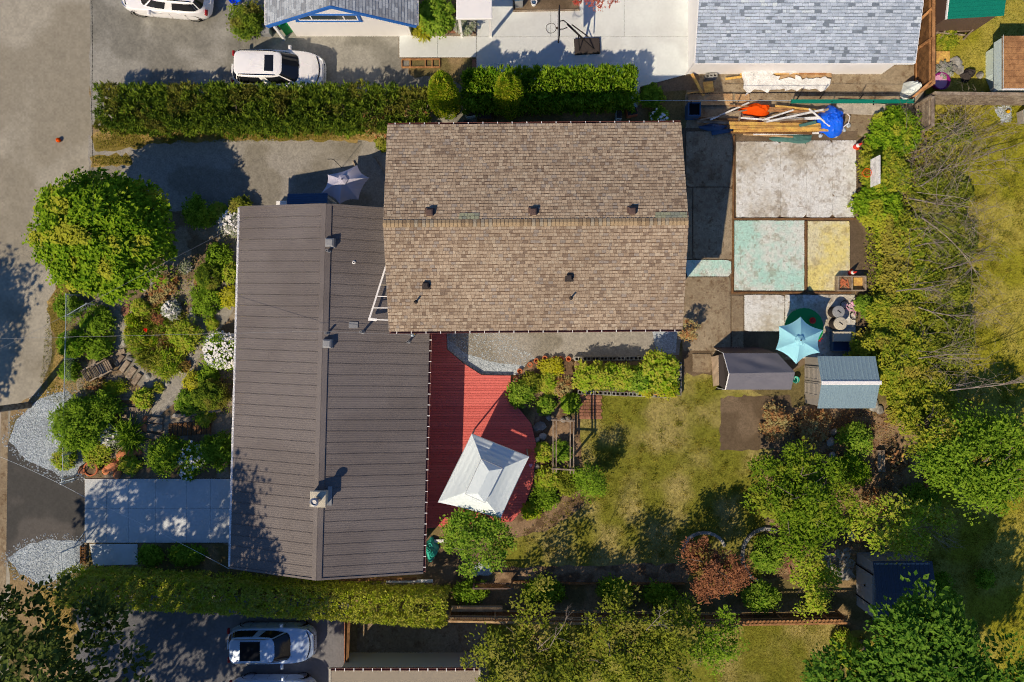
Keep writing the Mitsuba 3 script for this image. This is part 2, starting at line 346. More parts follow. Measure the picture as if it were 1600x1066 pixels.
def shrub(name, label, c_px, r_px, h, mat='l_shrub', n=None, size=.10, group=None, seed=1, ragged=.38, upright=.0, flowers=None, slim=.55, z0=0.0, squash=1.0, category='shrub', fmat='m_flower', clump=None, dens=1.0):
    """bush standing on the ground, h tall; r_px its radius in plan units"""
    rng = np.random.default_rng(seed * 13 + 5); c = P(*c_px, z0 + h * .6); R = r_px / 30.0
    if r_px > 30 and size == .10: size = .125
    t = thing(name, label, category, group)
    r = np.array([R, R * squash, h * .45]); c[2] = z0 + h * .52
    st = [tube([[c[0] + rng.normal(0, R * .12), c[1] + rng.normal(0, R * .12), z0], c + d * r * [.35, .35, .1], c + d * r * .85], [.03 * h + .006, .016, .005], 5) for d in dirs(rng, 6, .1)]
    put('stems', cat(st), 'm_bark', t)
    cl = clump or max(.1, min(.28, R * .42)); nn = n or int(max(10, 15 * (R / cl) ** 2 * .55 * dens)); per = int(np.clip(26 * (cl / size) ** 2 * .75, 16, 80))
    put('foliage', leaf_cloud(rng, c, r, nn, cl, per, size, -.5, ragged, seed, upright, slim), mat, t)
    if flowers:
        d = dirs(rng, flowers, .05); p = c + d * r * (1.05 + .2 * rng.random((flowers, 1))); q = []
        for x in p:
            s = rng.uniform(.045, .085)
            q.append(lathe([(0, .02), (s * .8, .03), (s, .005), (0, -.01)], x, 6))
        put('flowers', cat(q), fmat, t, kind='stuff')
    return t
def hedge(name, label, pts_px, width, h, mat, size=.11, dens=260, seed=3, slim=.3, bump=.16, spike=.6, category='hedge', cut=None, lift=.6, dipk=.34):
    """clipped hedge along a centre line (plan units at hedge mid height)"""
    rng = np.random.default_rng(seed); pts = np.array([P(*q, h * .8)[:2] for q in pts_px]); t = thing(name, label, category)
    seg = np.linalg.norm(np.diff(pts, axis=0), axis=1); cum = np.r_[0, np.cumsum(seg)]; L = cum[-1]
    def at(s):
        i = np.clip(np.searchsorted(cum, s, side='right') - 1, 0, len(seg) - 1); w = ((s - cum[i]) / seg[i])[:, None]
        d = nrm(pts[i + 1] - pts[i]); return pts[i] * (1 - w) + pts[i + 1] * w, np.stack([-d[:, 1], d[:, 0]], 1), d
    stems = []
    for s in np.arange(.3, L, .6):
        p, nn, d = at(np.array([s])); p = p[0]
        stems.append(tube([[p[0], p[1], 0], [p[0] + rng.normal(0, .05), p[1] + rng.normal(0, .05), h * .5], [p[0] + rng.normal(0, .15), p[1] + rng.normal(0, .15), h * .85]], [.05, .035, .012], 5))
    put('stems', cat(stems), 'm_bark', t)
    per = width + 1.6 * h
    m = 14; nc = int(L * per * dens / m); idx = np.repeat(np.arange(nc), m); n = len(idx); jit = rng.normal(0, .05, (n, 2))
    s = np.clip(rng.uniform(0, L, nc)[idx] + jit[:, 0], 0, L); k = np.clip(rng.uniform(-.5, .5, nc)[idx] * per + jit[:, 1], -per / 2, per / 2); dip = rng.uniform(0, dipk, nc)
    p, nn, d = at(s)
    top = np.abs(k) < width / 2
    off = np.where(top, k, np.sign(k) * width / 2); z = np.where(top, h, h - (np.abs(k) - width / 2))
    q = np.column_stack([p + nn * off[:, None], z]); outn = np.where(top[:, None], [0, 0, 1.0], np.column_stack([nn * np.sign(k)[:, None], np.zeros(n)]))
    edge = np.minimum(np.minimum(s, L - s) / .5, 1); q[:, 2] -= (1 - edge) ** 2 * .25
    corner = np.clip(1 - np.abs(np.abs(k) - width / 2) / .25, 0, 1); q -= outn * (corner ** 2 * .1)[:, None]
    disp = bump * (meshkit.fbm(q * 2.2, 3, seed) - .5) * 2 - dip[idx] - rng.uniform(0, .10, n)
    q = q + outn * disp[:, None]
    dv = np.array([d[0, 0], d[0, 1], 0]); ax = outn * lift + rng.normal(0, spike * .6, (n, 3)) + jit[:, :1] * 9 * dv + jit[:, 1:] * 9 * np.column_stack([nn * top[:, None], -1.0 * ~top]); ax[:, 2] += .25; nor = nrm(outn + rng.normal(0, .42, (n, 3)))
    LL = size * rng.uniform(.6, 1.5, n); ok = q[:, 2] > .03
    if cut is not None: ok &= cut(q)
    ni = int(L * width * h * 60); s2 = rng.uniform(.1, L - .1, ni); p2, n2, d2 = at(s2)
    qi = np.column_stack([p2 + n2 * (rng.uniform(-.5, .5, ni) * width * .85)[:, None], rng.uniform(.1, h * .72, ni)])
    inner = leafmesh(qi, dirs(rng, ni), dirs(rng, ni), size * 2.2, size * 1.1)
    put('foliage', cat([leafmesh(q[ok], ax[ok], nor[ok], LL[ok], (LL * slim)[ok]), inner]), mat, t)
    return t
def twigs(rng, base, direction, length, r0, depth=3):
    out = []
    def go(p, d, L, r, k):
        n = 4; pts = [p]
        for _ in range(n):
            d = nrm(d + rng.normal(0, .13, 3)); pts.append(pts[-1] + d * L / n)
        pts = np.array(pts); pts[:, 2] = np.maximum(pts[:, 2], .03)
        out.append(tube(pts, np.linspace(r, r * .45, n + 1), 4))
        if k:
            for _ in range(rng.integers(3, 6)):
                i = rng.integers(1, n + 1); go(pts[i], nrm(d + rng.normal(0, .55, 3) * [1, 1, .5]), L * rng.uniform(.35, .6), r * .5, k - 1)
    go(np.asarray(base, float), nrm(direction), length, r0, depth)
    return cat(out)
def blades(rng, pts, z, hgt, w, lean=.5):
    n = len(pts); a = rng.uniform(0, 6.28, n); h = hgt * rng.uniform(.5, 1.4, n); W = w * rng.uniform(.6, 1.3, n)
    s = np.stack([np.cos(a), np.sin(a)], 1); b = rng.normal(0, lean, (n, 2)) * h[:, None]
    V = np.stack([np.column_stack([pts - s * W[:, None] / 2, np.full(n, z)]), np.column_stack([pts + s * W[:, None] / 2, np.full(n, z)]), np.column_stack([pts + b, z + h])], 1).reshape(-1, 3)
    return V, np.arange(3 * n).reshape(-1, 3)
# ================================================================ THE SETTING
ST = 'structure'
put('ground', sheet([(-600, -600), (600, -600), (600, 600), (-600, 600)], 0.0), 'm_soil', kind=ST)
put('road', sheet(rough(Q([(-500, -400), (140, -400), (143, 330), (118, 400), (78, 470), (82, 560), (62, 612), (16, 640), (14, 1500), (-500, 1500)]), .05, .5, 1), .004), 'm_road', kind=ST)
put('road_edge_strip', slab(Q([(2, 640), (13, 640), (9, 930), (-3, 930)]), .002, .014), 'm_concrete_brown', kind=ST)
put('dry_verge', sheet(rough(Q([(72, 470), (118, 400), (120, 640), (60, 625), (88, 560)]), .1, .3, 2), .008), 'm_verge', kind=ST)
put('dry_verge', sheet(rough(Q([(140, 205), (610, 205), (600, 222), (400, 218), (250, 226), (150, 240)]), .08, .3, 3), .012), 'm_verge', kind=ST)
put('dry_verge', sheet(rough(Q([(62, 915), (110, 925), (122, 985), (80, 1010), (62, 960)]), .08, .3, 4), .008), 'm_verge', kind=ST)
put('dry_verge', sheet(rough(Q([(142, 243), (205, 242), (208, 258), (145, 262)]), .08, .3, 5), .014), 'm_verge', kind=ST)
put('neighbour_driveway', sheet(rough(Q([(141, -200), (640, -200), (640, 120), (700, 120), (745, 150), (745, 200), (141, 200)]), .03, .5, 6), .006), 'm_drive', kind=ST)
put('gravel_driveway', sheet(rough(Q([(138, 212), (610, 205), (640, 420), (352, 420), (330, 330), (220, 330), (142, 345)]), .04, .4, 7), .009), 'm_gravel', kind=ST)
put('asphalt_apron', sheet(rough(Q([(8, 690), (60, 690), (110, 742), (133, 745), (133, 852), (60, 850), (10, 880), (4, 800)]), .02, .3, 8), .010), 'm_asphalt', kind=ST)
put('lower_driveway', sheet(Q([(118, 930), (545, 930), (545, 1300), (118, 1300)]), .006), 'm_asphalt_low', kind=ST)
put('garden_soil', sheet(rough(Q([(118, 455), (200, 330), (372, 330), (372, 860), (118, 745)]), .05, .4, 9), .006), 'm_garden', kind=ST)
put('lawn', sheet(rough(Q([(905, 615), (1065, 618), (1068, 585), (1120, 585), (1240, 640), (1200, 720), (1190, 905), (800, 905), (770, 830), (850, 760), (905, 740)]), .08, .3, 10), .008), 'm_lawn', kind=ST)
put('lawn', sheet(rough(Q([(762, 976), (1310, 974), (1320, 1300), (762, 1300)]), .06, .4, 11), .008), 'm_lawn', kind=ST)
put('field', sheet(rough(Q([(1455, 160), (1900, 150), (1900, 1300), (1320, 1300), (1320, 990), (1420, 960), (1440, 760), (1480, 460), (1450, 240)]), .1, .5, 12), .006), 'm_field', kind=ST)
put('field', sheet(rough(Q([(1448, -200), (1900, -200), (1900, 158), (1448, 150)]), .05, .5, 13), .007), 'm_field', kind=ST)
put('dirt_patch', sheet(rough(Q([(1126, 620), (1236, 618), (1238, 700), (1124, 704)]), .04, .2, 14), .012), 'm_dirt', kind=ST)
put('dirt_patch', sheet(rough(Q([(1238, 635), (1400, 640), (1420, 780), (1330, 900), (1190, 905), (1205, 720)]), .08, .3, 15), .011), 'm_mulch', kind=ST)
put('dirt_patch', sheet(rough(Q([(1335, 215), (1400, 240), (1390, 560), (1340, 540), (1330, 350)]), .08, .3, 16), .011), 'm_dirt', kind=ST)
put('dirt_patch', sheet(rough(Q([(668, 835), (765, 850), (765, 912), (660, 912)]), .05, .3, 17), .011), 'm_dirt', kind=ST)
put('dirt_patch', sheet(rough(Q([(840, 640), (905, 650), (915, 790), (850, 830), (770, 850), (800, 800)]), .05, .3, 18), .013), 'm_mulch', kind=ST)
put('bark_strip', sheet(rough(Q([(800, 886), (1080, 880), (1075, 912), (760, 912)]), .05, .3, 19), .013), 'm_mulch', kind=ST)
put('back_yard_gravel', sheet(rough(Q([(1072, 90), (1440, 95), (1440, 170), (1360, 212), (1072, 212)]), .05, .3, 20), .005), 'm_concrete_brown', kind=ST)
# patio gravel behind the brown house, pale edge on the left
put('patio_gravel', sheet(rough(Q([(700, 505), (1072, 505), (1060, 555), (905, 560), (830, 572), (770, 566), (726, 552), (700, 530)]), .03, .3, 21), .016), 'm_gravel', kind=ST)
put('patio_edge_gravel', sheet(rough(Q([(690, 505), (730, 505), (800, 520), (850, 565), (812, 586), (752, 588), (722, 570), (690, 545)]), .02, .3, 22), .011), 'm_white_stone', kind=ST)
put('patio_edge_gravel', sheet(rough(Q([(1015, 505), (1060, 505), (1056, 552), (1028, 556)]), .02, .3, 23), .019), 'm_white_stone', kind=ST)
# front white gravel beds with their stones
for i, poly in enumerate(([(105, 611), (60, 624), (26, 655), (15, 690), (42, 720), (95, 742), (130, 742), (132, 640)], [(12, 872), (40, 852), (75, 842), (128, 846), (128, 890), (66, 915), (30, 895)])):
    pl = rough(Q(poly), .03, .25, 30 + i); rng = np.random.default_rng(40 + i)
    put('white_gravel_bed', sheet(pl, .012), 'm_white_stone', kind=ST)
    ringp = pl.buffer(.35).difference(pl.buffer(-.1)); put('white_gravel', stones(rng, np.vstack([scatter(rng, pl, int(pl.area * 260)), scatter(rng, ringp, int(ringp.area * 70))]), .010, .036), 'm_white_stone', kind='stuff', label=('pale grey gravel heaped beside the ' + ('upper' if i == 0 else 'lower') + ' side of the dark apron'), cat='gravel')
rng = np.random.default_rng(50)
pl = Polygon(Q([(695, 520), (728, 512), (800, 525), (845, 565), (812, 584), (752, 586), (724, 568)]))
put('patio_stones', stones(rng, scatter(rng, pl, 1500), .012, .026), 'm_white_stone', kind='stuff', label='pale loose gravel along the edge of the red deck', cat='gravel')

def slab_cells(parent, xs, ys, z0, z1, mat, gap=.012, jit=.004, seed=0, h=0):
    rng = np.random.default_rng(seed)
    for a, b in zip(xs[:-1], xs[1:]):
        for c, d in zip(ys[:-1], ys[1:]):
            p, q = P(a, d, h), P(b, c, h)
            w, l = q[0] - p[0] - gap, q[1] - p[1] - gap
            put('slab', cbox([(p[0] + q[0]) / 2, (p[1] + q[1]) / 2, z0], [w, l, z1 - z0 + rng.uniform(0, jit)], 0, .008), mat, parent)
put('concrete_driveway', sheet(Q([(132, 747), (366, 747), (364, 849), (132, 849)]), .011), 'm_dirt', kind=ST)
slab_cells('concrete_driveway', [133, 167, 201, 244, 292, 330, 366], [748, 795, 848], .012, .05, 'm_concrete_front', seed=1)
put('front_step_pad', sheet(Q([(140, 850), (215, 850), (215, 882), (146, 884)]), .016), 'm_concrete_front', kind=ST)
put('concrete_court', sheet(Q([(744, -200), (1092, -200), (1092, 140), (744, 160)]), .008), 'm_dirt', kind=ST)
slab_cells('concrete_court', [744.5, 860, 975, 1090], [-200, -60, 58], .009, .05, 'm_concrete', seed=2)
put('slab', slab(Q([(744.5, 58.4), (1090, 58.4), (1090, 112), (1000, 136), (995, 170), (744.5, 170)]), .009, .05), 'm_concrete', 'concrete_court')
put('concrete_walk', sheet(Q([(623, 55), (744, 55), (744, 91), (623, 91)]), .009), 'm_dirt', kind=ST)
slab_cells('concrete_walk', [624, 684, 744], [56, 90], .010, .048, 'm_concrete', seed=3)
# painted slabs behind the brown house
put('back_patio', sheet(Q([(1066, 200), (1340, 205), (1335, 520), (1240, 580), (1066, 600)]), .007), 'm_dirt', kind=ST)
def bslab(x0, y0, x1, y1, mat, z=.055, seed=0):
    pl = rough(Q([(x0, y0), (x1, y0), (x1, y1), (x0, y1)]), .005, .3, seed); put('slab', slab(pl, .008, z), mat, 'back_patio')
for i, a in enumerate([(1150, 222, 1219, 340, 'm_pad_white'), (1219.4, 222, 1259, 340, 'm_pad_white'), (1259.4, 220, 1300, 340, 'm_pad_white'), (1300.4, 220, 1337, 307, 'm_pad_white'), (1300.4, 307.4, 1334, 340, 'm_pad_white'),
                       (1147, 345, 1256, 454, 'm_pad_green'), (1262, 346, 1327, 454, 'm_pad_yellow'), (1163, 461, 1225, 518, 'm_pad_white'), (1226.5, 461, 1336, 560, 'm_pad_white'),
                       (1072, 206, 1146, 292, 'm_concrete_brown'), (1083, 293.5, 1144, 405, 'm_concrete_brown'), (1072, 294, 1081, 405, 'm_concrete_brown'), (1072, 406.5, 1142, 432, 'm_pad_green'), (1066, 433.5, 1141, 548, 'm_concrete_brown'), (1143, 462, 1161, 548, 'm_concrete_brown'), (1082, 553, 1112, 582, 'm_concrete_brown'), (1113, 549.5, 1240, 562, 'm_concrete_brown')]):
    bslab(*a, seed=60 + i)
for a, b in (((1146.5, 212), (1144.5, 458)), ((1146, 342.5), (1337, 342)), ((1258.6, 346), (1258.6, 456)), ((1143, 457.5), (1330, 457.5))):
    put('edging', beam(P(*a, .055), P(*b, .055), .09, .10), 'm_wood_brown', 'back_patio')
# front garden gravel paths and their steps
put('garden_path', sheet(rough(Q([(168, 500), (180, 480), (196, 500), (195, 545), (250, 600), (300, 545), (330, 480), (325, 400), (368, 395), (372, 470), (352, 505), (310, 560), (275, 625), (240, 660), (238, 640), (214, 600), (170, 555)]), .05, .3, 70), .014), 'm_gravel', kind=ST)
for i, (x, y, w, l, a, m) in enumerate([(185, 551, 24, 8, .25, 'm_wood_grey'), (188, 563, 20, 7, .95, 'm_wood_grey'), (197, 572, 20, 8, .95, 'm_wood_grey'), (206, 583, 21, 9, .95, 'm_wood_grey'), (215, 592, 20, 8, .95, 'm_wood_grey'),
                                      (198, 626, 34, 7, -.05, 'm_wood_grey'), (206, 639, 24, 6, -.05, 'm_wood_grey'), (200, 650, 24, 6, 0, 'm_wood_grey'), (244, 656, 24, 9, -.12, 'm_wood_grey'), (243, 668, 24, 12, -.1, 'm_wood_grey'), (241, 682, 25, 8, -.2, 'm_wood_grey')]):
    p = P(x, y); put('step_board', cbox([p[0], p[1], .016], [w / 30, l / 30, .1 + .02 * (i % 3)], a, .015), m, 'garden_path')
for i in range(9):
    p = P(267 + i * 7.5, 672 - i * .6); put('path_plank', cbox([p[0], p[1], .016], [.2, .68, .05], -.03, .01), 'm_wood_brown', 'garden_path')
# grass blades
rng = np.random.default_rng(80)
L1 = Polygon(Q([(908, 622), (1060, 625), (1070, 590), (1115, 590), (1122, 705), (1200, 722), (1185, 870), (830, 875), (800, 850), (905, 750)])).buffer(0)
L2 = Polygon(Q([(1120, 972), (1310, 978), (1320, 1080), (1110, 1080)])); L3 = Polygon(Q([(1460, 170), (1620, 160), (1620, 1080), (1340, 1080), (1330, 1000), (1430, 950), (1450, 760), (1500, 460)])); L4 = Polygon(Q([(1460, -10), (1620, -10), (1620, 145), (1460, 145)]))
tc = np.repeat(scatter(rng, L1, 420), 30, 0) + rng.normal(0, .09, (12600, 2))
put('lawn_grass', cat([blades(rng, scatter(rng, L1, 26000), .008, .05, .022), blades(rng, tc, .008, .10, .026)]), 'l_grass', kind='stuff', label='dry patchy grass of the back lawn below the raised bed', cat='grass')
fc = np.repeat(scatter(rng, L3, 500), 30, 0) + rng.normal(0, .12, (15000, 2))
put('field_grass', cat([blades(rng, fc, .006, .15, .03), blades(rng, scatter(rng, L2, 12000), .008, .06, .024), blades(rng, scatter(rng, L3, 36000), .006, .08, .03), blades(rng, scatter(rng, L4, 9000), .007, .07, .03)]), 'l_grass', kind='stuff', label='yellowed rough grass of the field along the right edge', cat='grass')
V1 = Polygon(Q([(75, 470), (118, 410), (120, 640), (62, 620)])); V2 = Polygon(Q([(150, 209), (600, 208), (590, 218), (250, 224), (150, 234)])); V3 = Polygon(Q([(66, 918), (108, 928), (120, 985), (82, 1005)])); V4 = Polygon(Q([(145, 245), (205, 244), (206, 256), (147, 260)]))
put('verge_grass', cat([blades(rng, scatter(rng, v, n), .012, .08, .03) for v, n in ((V1, 3500), (V2, 4000), (V3, 1600), (V4, 900))]), 'l_grass', kind='stuff', label='parched yellow grass on the verges beside the grey road', cat='grass')
M1 = Polygon(Q([(1242, 642), (1395, 645), (1415, 780), (1330, 890), (1200, 900), (1210, 720)]))
put('leaf_litter', leafmesh(np.column_stack([scatter(rng, M1, 6000), rng.uniform(.015, .05, 6000)]), dirs(rng, 6000, -.1), nrm(rng.normal(0, .4, (6000, 3)) + [0, 0, 1]), .09, .05), 'l_dry', kind='stuff', label='brown fallen leaves scattered below the grey plastic shed', cat='leaf litter')
# ================================================================ BUILDINGS
class Frame:
    """plane of a roof: origin, along (a), up or down the slope (b), normal (c)"""
    def __init__(s, o, a, b): s.o = np.asarray(o, float); s.a = nrm(a); s.b = nrm(b); s.c = np.cross(s.a, s.b); s.flip = s.c[2] < 0; s.c = -s.c if s.flip else s.c
    def __call__(s, m):
        v = np.asarray(m[0], float); f = m[1][:, ::-1] if s.flip else m[1]
        return s.o + v[:, :1] * s.a + v[:, 1:2] * s.b + v[:, 2:3] * s.c, f
    def pt(s, a, b, c=0): return s.o + s.a * a + s.b * b + s.c * c
def shingle_field(fr, la, lb, exposure_, wmin, wmax, pal, weights, seed, c0=.02):
    """courses of wedge shingles from the eave (b = lb) up to the ridge (b = 0), with one colour for each shingle"""
    rng = np.random.default_rng(seed); V, F, K = [], [], []; n = int(lb / exposure_) + 1; pal = np.array(pal)
    for r in range(n):
        b1 = lb - r * exposure_; a = -rng.uniform(0, wmax)
        while a < la:
            w = rng.uniform(wmin, wmax); x0, x1 = max(a, 0) + .006, min(a + w, la) - .006; a += w
            if x1 - x0 < .03: continue
            e = rng.uniform(.012, .022); bb = b1 + rng.normal(0, .003); b0 = max(b1 - exposure_ * rng.choice([.80, .86, .93, 1.0]), 0)
            if bb - b0 < .03: continue
            V.append([[x0, bb, c0], [x1, bb, c0], [x1, b0, c0 - .004], [x0, b0, c0 - .004], [x0, bb, c0 + e], [x1, bb, c0 + e], [x1, b0, c0], [x0, b0, c0]])
            col = pal[rng.choice(len(pal), p=weights)] * rng.uniform(.93, 1.07) * (.84 + .32 * float(meshkit.fbm(np.array([x0 * .45, bb * .7, seed * 3.1]), 3, seed))); K.append(np.tile(col, (8, 1)))
    n = len(V); V = np.array(V).reshape(-1, 3); F = (BOXF[None] + (np.arange(n) * 8)[:, None, None]).reshape(-1, 3)
    v, f = fr((V, F)); return (v, f), np.clip(np.vstack(K), 0, .85)
def gutter(name, parent, p, q, out, n, mat='m_gutter', w=.11):
    """open trough from p to q just outside the eave, with n hangers across it"""
    p, q, out = np.asarray(p, float), np.asarray(q, float), nrm(out)
    parts = [beam(p + out * .008 - [0, 0, .05], q + out * .008 - [0, 0, .05], .012, .10), beam(p + out * w - [0, 0, .05], q + out * w - [0, 0, .05], .014, .11), beam(p + out * w / 2 - [0, 0, .105], q + out * w / 2 - [0, 0, .105], w, .01)]
    g = put(name, cat(parts), mat, parent)
    for k in range(n):
        c = p + (q - p) * (k + .5) / n
        put('hanger', beam(c + out * -.02 + [0, 0, .008], c + out * (w + .02) + [0, 0, .008], .035, .012), 'm_white', g)
def gable_house(t, base, he, hr_along, walls_mat, wall_inset=.35): pass

# ---- house with the brown standing-seam metal roof
MH = thing('metal_roof_house', 'low house with a brown ribbed metal roof beside the front garden', 'house')
al = math.radians(1.55); ua = np.array([math.sin(al), math.cos(al), 0]); ur = np.array([math.cos(al), -math.sin(al), 0])
mc = np.array([-8.83, -2.36, 0]); ML = 17.4; WL, WR = 4.55, 4.77; he, hr = 2.7, 4.05
ridge0 = mc - ua * ML / 2 + [0, 0, hr]
for sgn, W in ((-1, WL), (1, WR)):
    down = nrm(ur * sgn * W + [0, 0, he - hr]); lb = math.hypot(W, hr - he); fr = Frame(ridge0, ua, down)
    n = 33; pw = ML / n
    ribs = [box([pw / 2, lb / 2, -.03], [pw - .012, lb, .03]), cbox([.02, lb / 2, 0], [.022, lb, .019], 0, .006)]
    for k in range(1, 5): ribs.append(cbox([k * pw / 5, lb / 2, 0], [.04, lb - .01, .008], 0, .007))
    for k in range(n): put('roof_panel', fr(move(cat(ribs), [k * pw, 0, 0])), 'm_metal_roof', MH)
    put('fascia', beam(fr.pt(0, lb - .02, -.14), fr.pt(ML, lb - .02, -.14), .03, .18), 'm_white' if sgn < 0 else 'm_brown', MH)
    for e in (0, ML): put('barge_flashing', beam(fr.pt(e, 0.02, .02), fr.pt(e, lb, .02), .09, .05, fr.c), 'm_metal_roof', MH)
    # ridge flashing, one wing each side
    put('ridge_cap', fr(cbox([ML / 2, .11, .042], [ML + .06, .24, .02], 0, .008)), 'm_metal_roof', MH)
    if sgn > 0: gutter('gutter', MH, fr.pt(.0, lb, -.02), fr.pt(11.5, lb, -.02), ur, 22)
    else: gutter('gutter', MH, fr.pt(.0, lb, -.02), fr.pt(ML, lb, -.02), -ur, 22, 'm_white', .10)
def wall_box(cx, w, l0, l1, z1): return [mc + ua * (l0 - ML / 2) + ur * (cx - w / 2), mc + ua * (l1 - ML / 2) + ur * (cx + w / 2)]
body = np.array([[-4.1, .4], [4.25, .4], [4.25, ML - .4], [-4.1, ML - .4]])
xy = [tuple((mc + ur * a + ua * (b - ML / 2))[:2]) for a, b in body]
put('wall', slab(Polygon(xy), 0, 2.7), 'm_beige', MH)
gx = np.linspace(0, 1, 2)
for b in (.4, ML - .4):
    tri = [mc + ur * a + ua * (b - ML / 2) + [0, 0, z] for a, z in ((-4.1, 2.7), (4.25, 2.7), (0, 3.9))]
    v = np.array(tri + [x + ua * (.1 if b < 1 else -.1) for x in tri]); put('gable_wall', (v, np.array([[0, 1, 2], [3, 5, 4], [0, 3, 4], [0, 4, 1], [1, 4, 5], [1, 5, 2], [2, 5, 3], [2, 3, 0]])), 'm_beige', MH)
frR = Frame(ridge0, ua, nrm(ur * WR + [0, 0, he - hr]))
def on_roof(px, py):
    """point of the metal roof's right slope over which a plan position lies"""
    h = 4.0
    for _ in range(12):
        p = P(px, py, h); d = (p - mc) @ ur; h = hr - abs(d) * (hr - he) / (WR if d > 0 else WL)
    return P(px, py, h)
for i, (x, y) in enumerate(((517, 380), (513, 537))):
    p = on_roof(x, y); put('roof_vent', cat([cbox([p[0], p[1], p[2] - .1], [.42, .42, .16], -al, .02), cbox([p[0], p[1], p[2] + .1], [.40, .40, .22], -al, .07)]), 'm_grey', MH)
for i, (x, y, r, l) in enumerate(((514, 393, .06, .45), (512, 521, .05, .45), (567, 519, .055, .6), (639, 534, .05, .55), (553, 410, .05, .04), (640, 522, .03, .9))):
    p = on_roof(x, y); put('vent_pipe', cat([lathe([(r * 1.8, 0), (r * 1.7, .06), (r, .10), (r, l), (r * .6, l), (r * .6, l - .1)], p - [0, 0, .03], 10)]), 'm_grey' if i != 4 else 'm_white', MH)
p = on_roof(552, 508)
put('roof_patch', frR(cbox([(p - ridge0) @ frR.a, (p - ridge0) @ frR.b, .036], [.3, .42, .012], 0, .004)), 'm_grey', MH, label='small pale patch on the brown metal roof')
# chimney
p = on_roof(502, 776)
ch = put('chimney', cat([cbox([p[0], p[1], p[2] - .5], [.62, .62, 1.0], -al, .02), cbox([p[0], p[1], p[2] + .5], [.74, .74, .09], -al, .03)]), 'm_beige', MH)
put('flue', lathe([(.14, 0), (.14, .55), (.19, .55), (.20, .62), (.12, .66), (.12, .6), (0, .6)], [p[0], p[1], p[2] + .59], 16), 'm_steel', ch, smooth=40)
put('chimney_flashing', frR(cbox([(p - ridge0) @ frR.a + .02, (p - ridge0) @ frR.b + .38, .036], [.9, .2, .02], 0, .006)), 'm_grey', ch)
# power mast of the service drop
p = on_roof(648, 524)
pm = put('power_mast', cat([tube([p - [0, 0, .2], p + [0, 0, .75]], .035, 8), lathe([(.05, .72), (.09, .76), (.05, .86), (0, .88)], p, 8)]), 'm_galv', MH)
put('insulator', cat([ring(p + [.02, .06, .55], .05, .02, 10), ring(p + [.02, .06, .48], .05, .02, 10)]), 'm_yellow', pm, label='yellow insulator on the power mast')

# ---- house with the brown shingle roof
BH = thing('brown_shingle_house', 'tall house with a brown asphalt shingle roof in the middle of the plot', 'house')
b_al = math.radians(.45); ba = np.array([math.cos(b_al), math.sin(b_al), 0]); bb = np.array([-math.sin(b_al), math.cos(b_al), 0])
bc = np.array([1.03, 5.10, 0]); BL, BW, bhe, bhr = 13.16, 4.60, 5.2, 6.42
flat('m_felt', S(112, 90, 72), .9); flat('m_felt_grey', S(124, 129, 134), .9)
PAL = [S(178, 154, 127), S(169, 145, 119), S(156, 132, 108), S(184, 162, 135), S(158, 141, 124), S(138, 116, 96)]
rid = bc - ba * BL / 2 + [0, 0, bhr]
for sgn in (1, -1):
    down = nrm(bb * sgn * BW + [0, 0, bhe - bhr]); lb = math.hypot(BW, bhr - bhe); fr = Frame(rid, ba, down)
    put('roof_deck', fr(box([BL / 2, lb / 2, -.12], [BL - .02, lb - .02, .142])), 'm_felt', BH)
    m, k = shingle_field(fr, BL, lb + .02, .150, .10, .24, PAL, [.32, .26, .12, .16, .08, .06], 11 + sgn)
    put('shingles', m, 'm_shingle', BH, kind='stuff', color=k, label='brown mottled shingles of the ' + ('upper' if sgn > 0 else 'lower') + ' roof slope')
    put('fascia', beam(fr.pt(0, lb - .02, -.2), fr.pt(BL, lb - .02, -.2), .03, .2), 'm_brown', BH)
    gutter('gutter', BH, fr.pt(.02, lb + .01, -.03), fr.pt(BL - .02, lb + .01, -.03), bb * sgn, 20)
    for e in (.01, BL - .01): put('barge_board', beam(fr.pt(e, 0.05, -.13), fr.pt(e, lb, -.13), .03, .22, fr.c), 'm_beige', BH)
fr = Frame(rid, ba, bb)
rng = np.random.default_rng(8); ncap = 78; cw = BL / ncap
caps = []
for v in range(8):
    z = rng.uniform(0, .012); lean = .06
    caps.append(cat([(np.array([[0, -.16, -.012], [cw * .86, -.16, -.012], [cw * .86, 0, .052], [0, 0, .052], [0, -.16, .02 + z], [cw * .86, -.16, .008], [cw * .86, 0, .06], [0, 0, .075 + z]]), BOXF),
                     (np.array([[0, 0, .052], [cw * .86, 0, .052], [cw * .86, .16, -.012], [0, .16, -.012], [0, 0, .075 + z], [cw * .86, 0, .06], [cw * .86, .16, .008], [0, .16, .02 + z]]), BOXF)]))
flat('m_cap_a', S(176, 148, 112), .9); flat('m_cap_b', S(150, 124, 94), .9); flat('m_cap_c', S(168, 150, 124), .9)
for k in range(ncap): put('ridge_shingle', fr(move(caps[k % 8], [k * cw, 0, .01])), ('m_cap_a', 'm_cap_b', 'm_cap_a', 'm_cap_c', 'm_cap_a')[(k * 7 + k // 3) % 5], BH)
frN = Frame(rid, ba, nrm(bb * BW + [0, 0, bhe - bhr])); frS = Frame(rid, ba, nrm(-bb * BW + [0, 0, bhe - bhr]))
def roofspot(px, py):
    h = 6.0
    for _ in range(12):
        p = P(px, py, h); h = bhr - abs((p - bc) @ bb) * (bhr - bhe) / BW
    return P(px, py, h)
for x, y, s, m in ((672, 333, .28, 'm_brown'), (833, 332, .28, 'm_brown'), (987, 331, .28, 'm_brown'), (666, 446, .24, 'm_dark'), (889, 434, .24, 'm_dark')):
    p = roofspot(x, y); put('roof_vent', cat([cbox([p[0], p[1], p[2] + .0], [s * 1.5, s * 1.5, .05], b_al, .01), cbox([p[0], p[1], p[2] + .05], [s, s, .22], b_al, .05)]), m, BH)
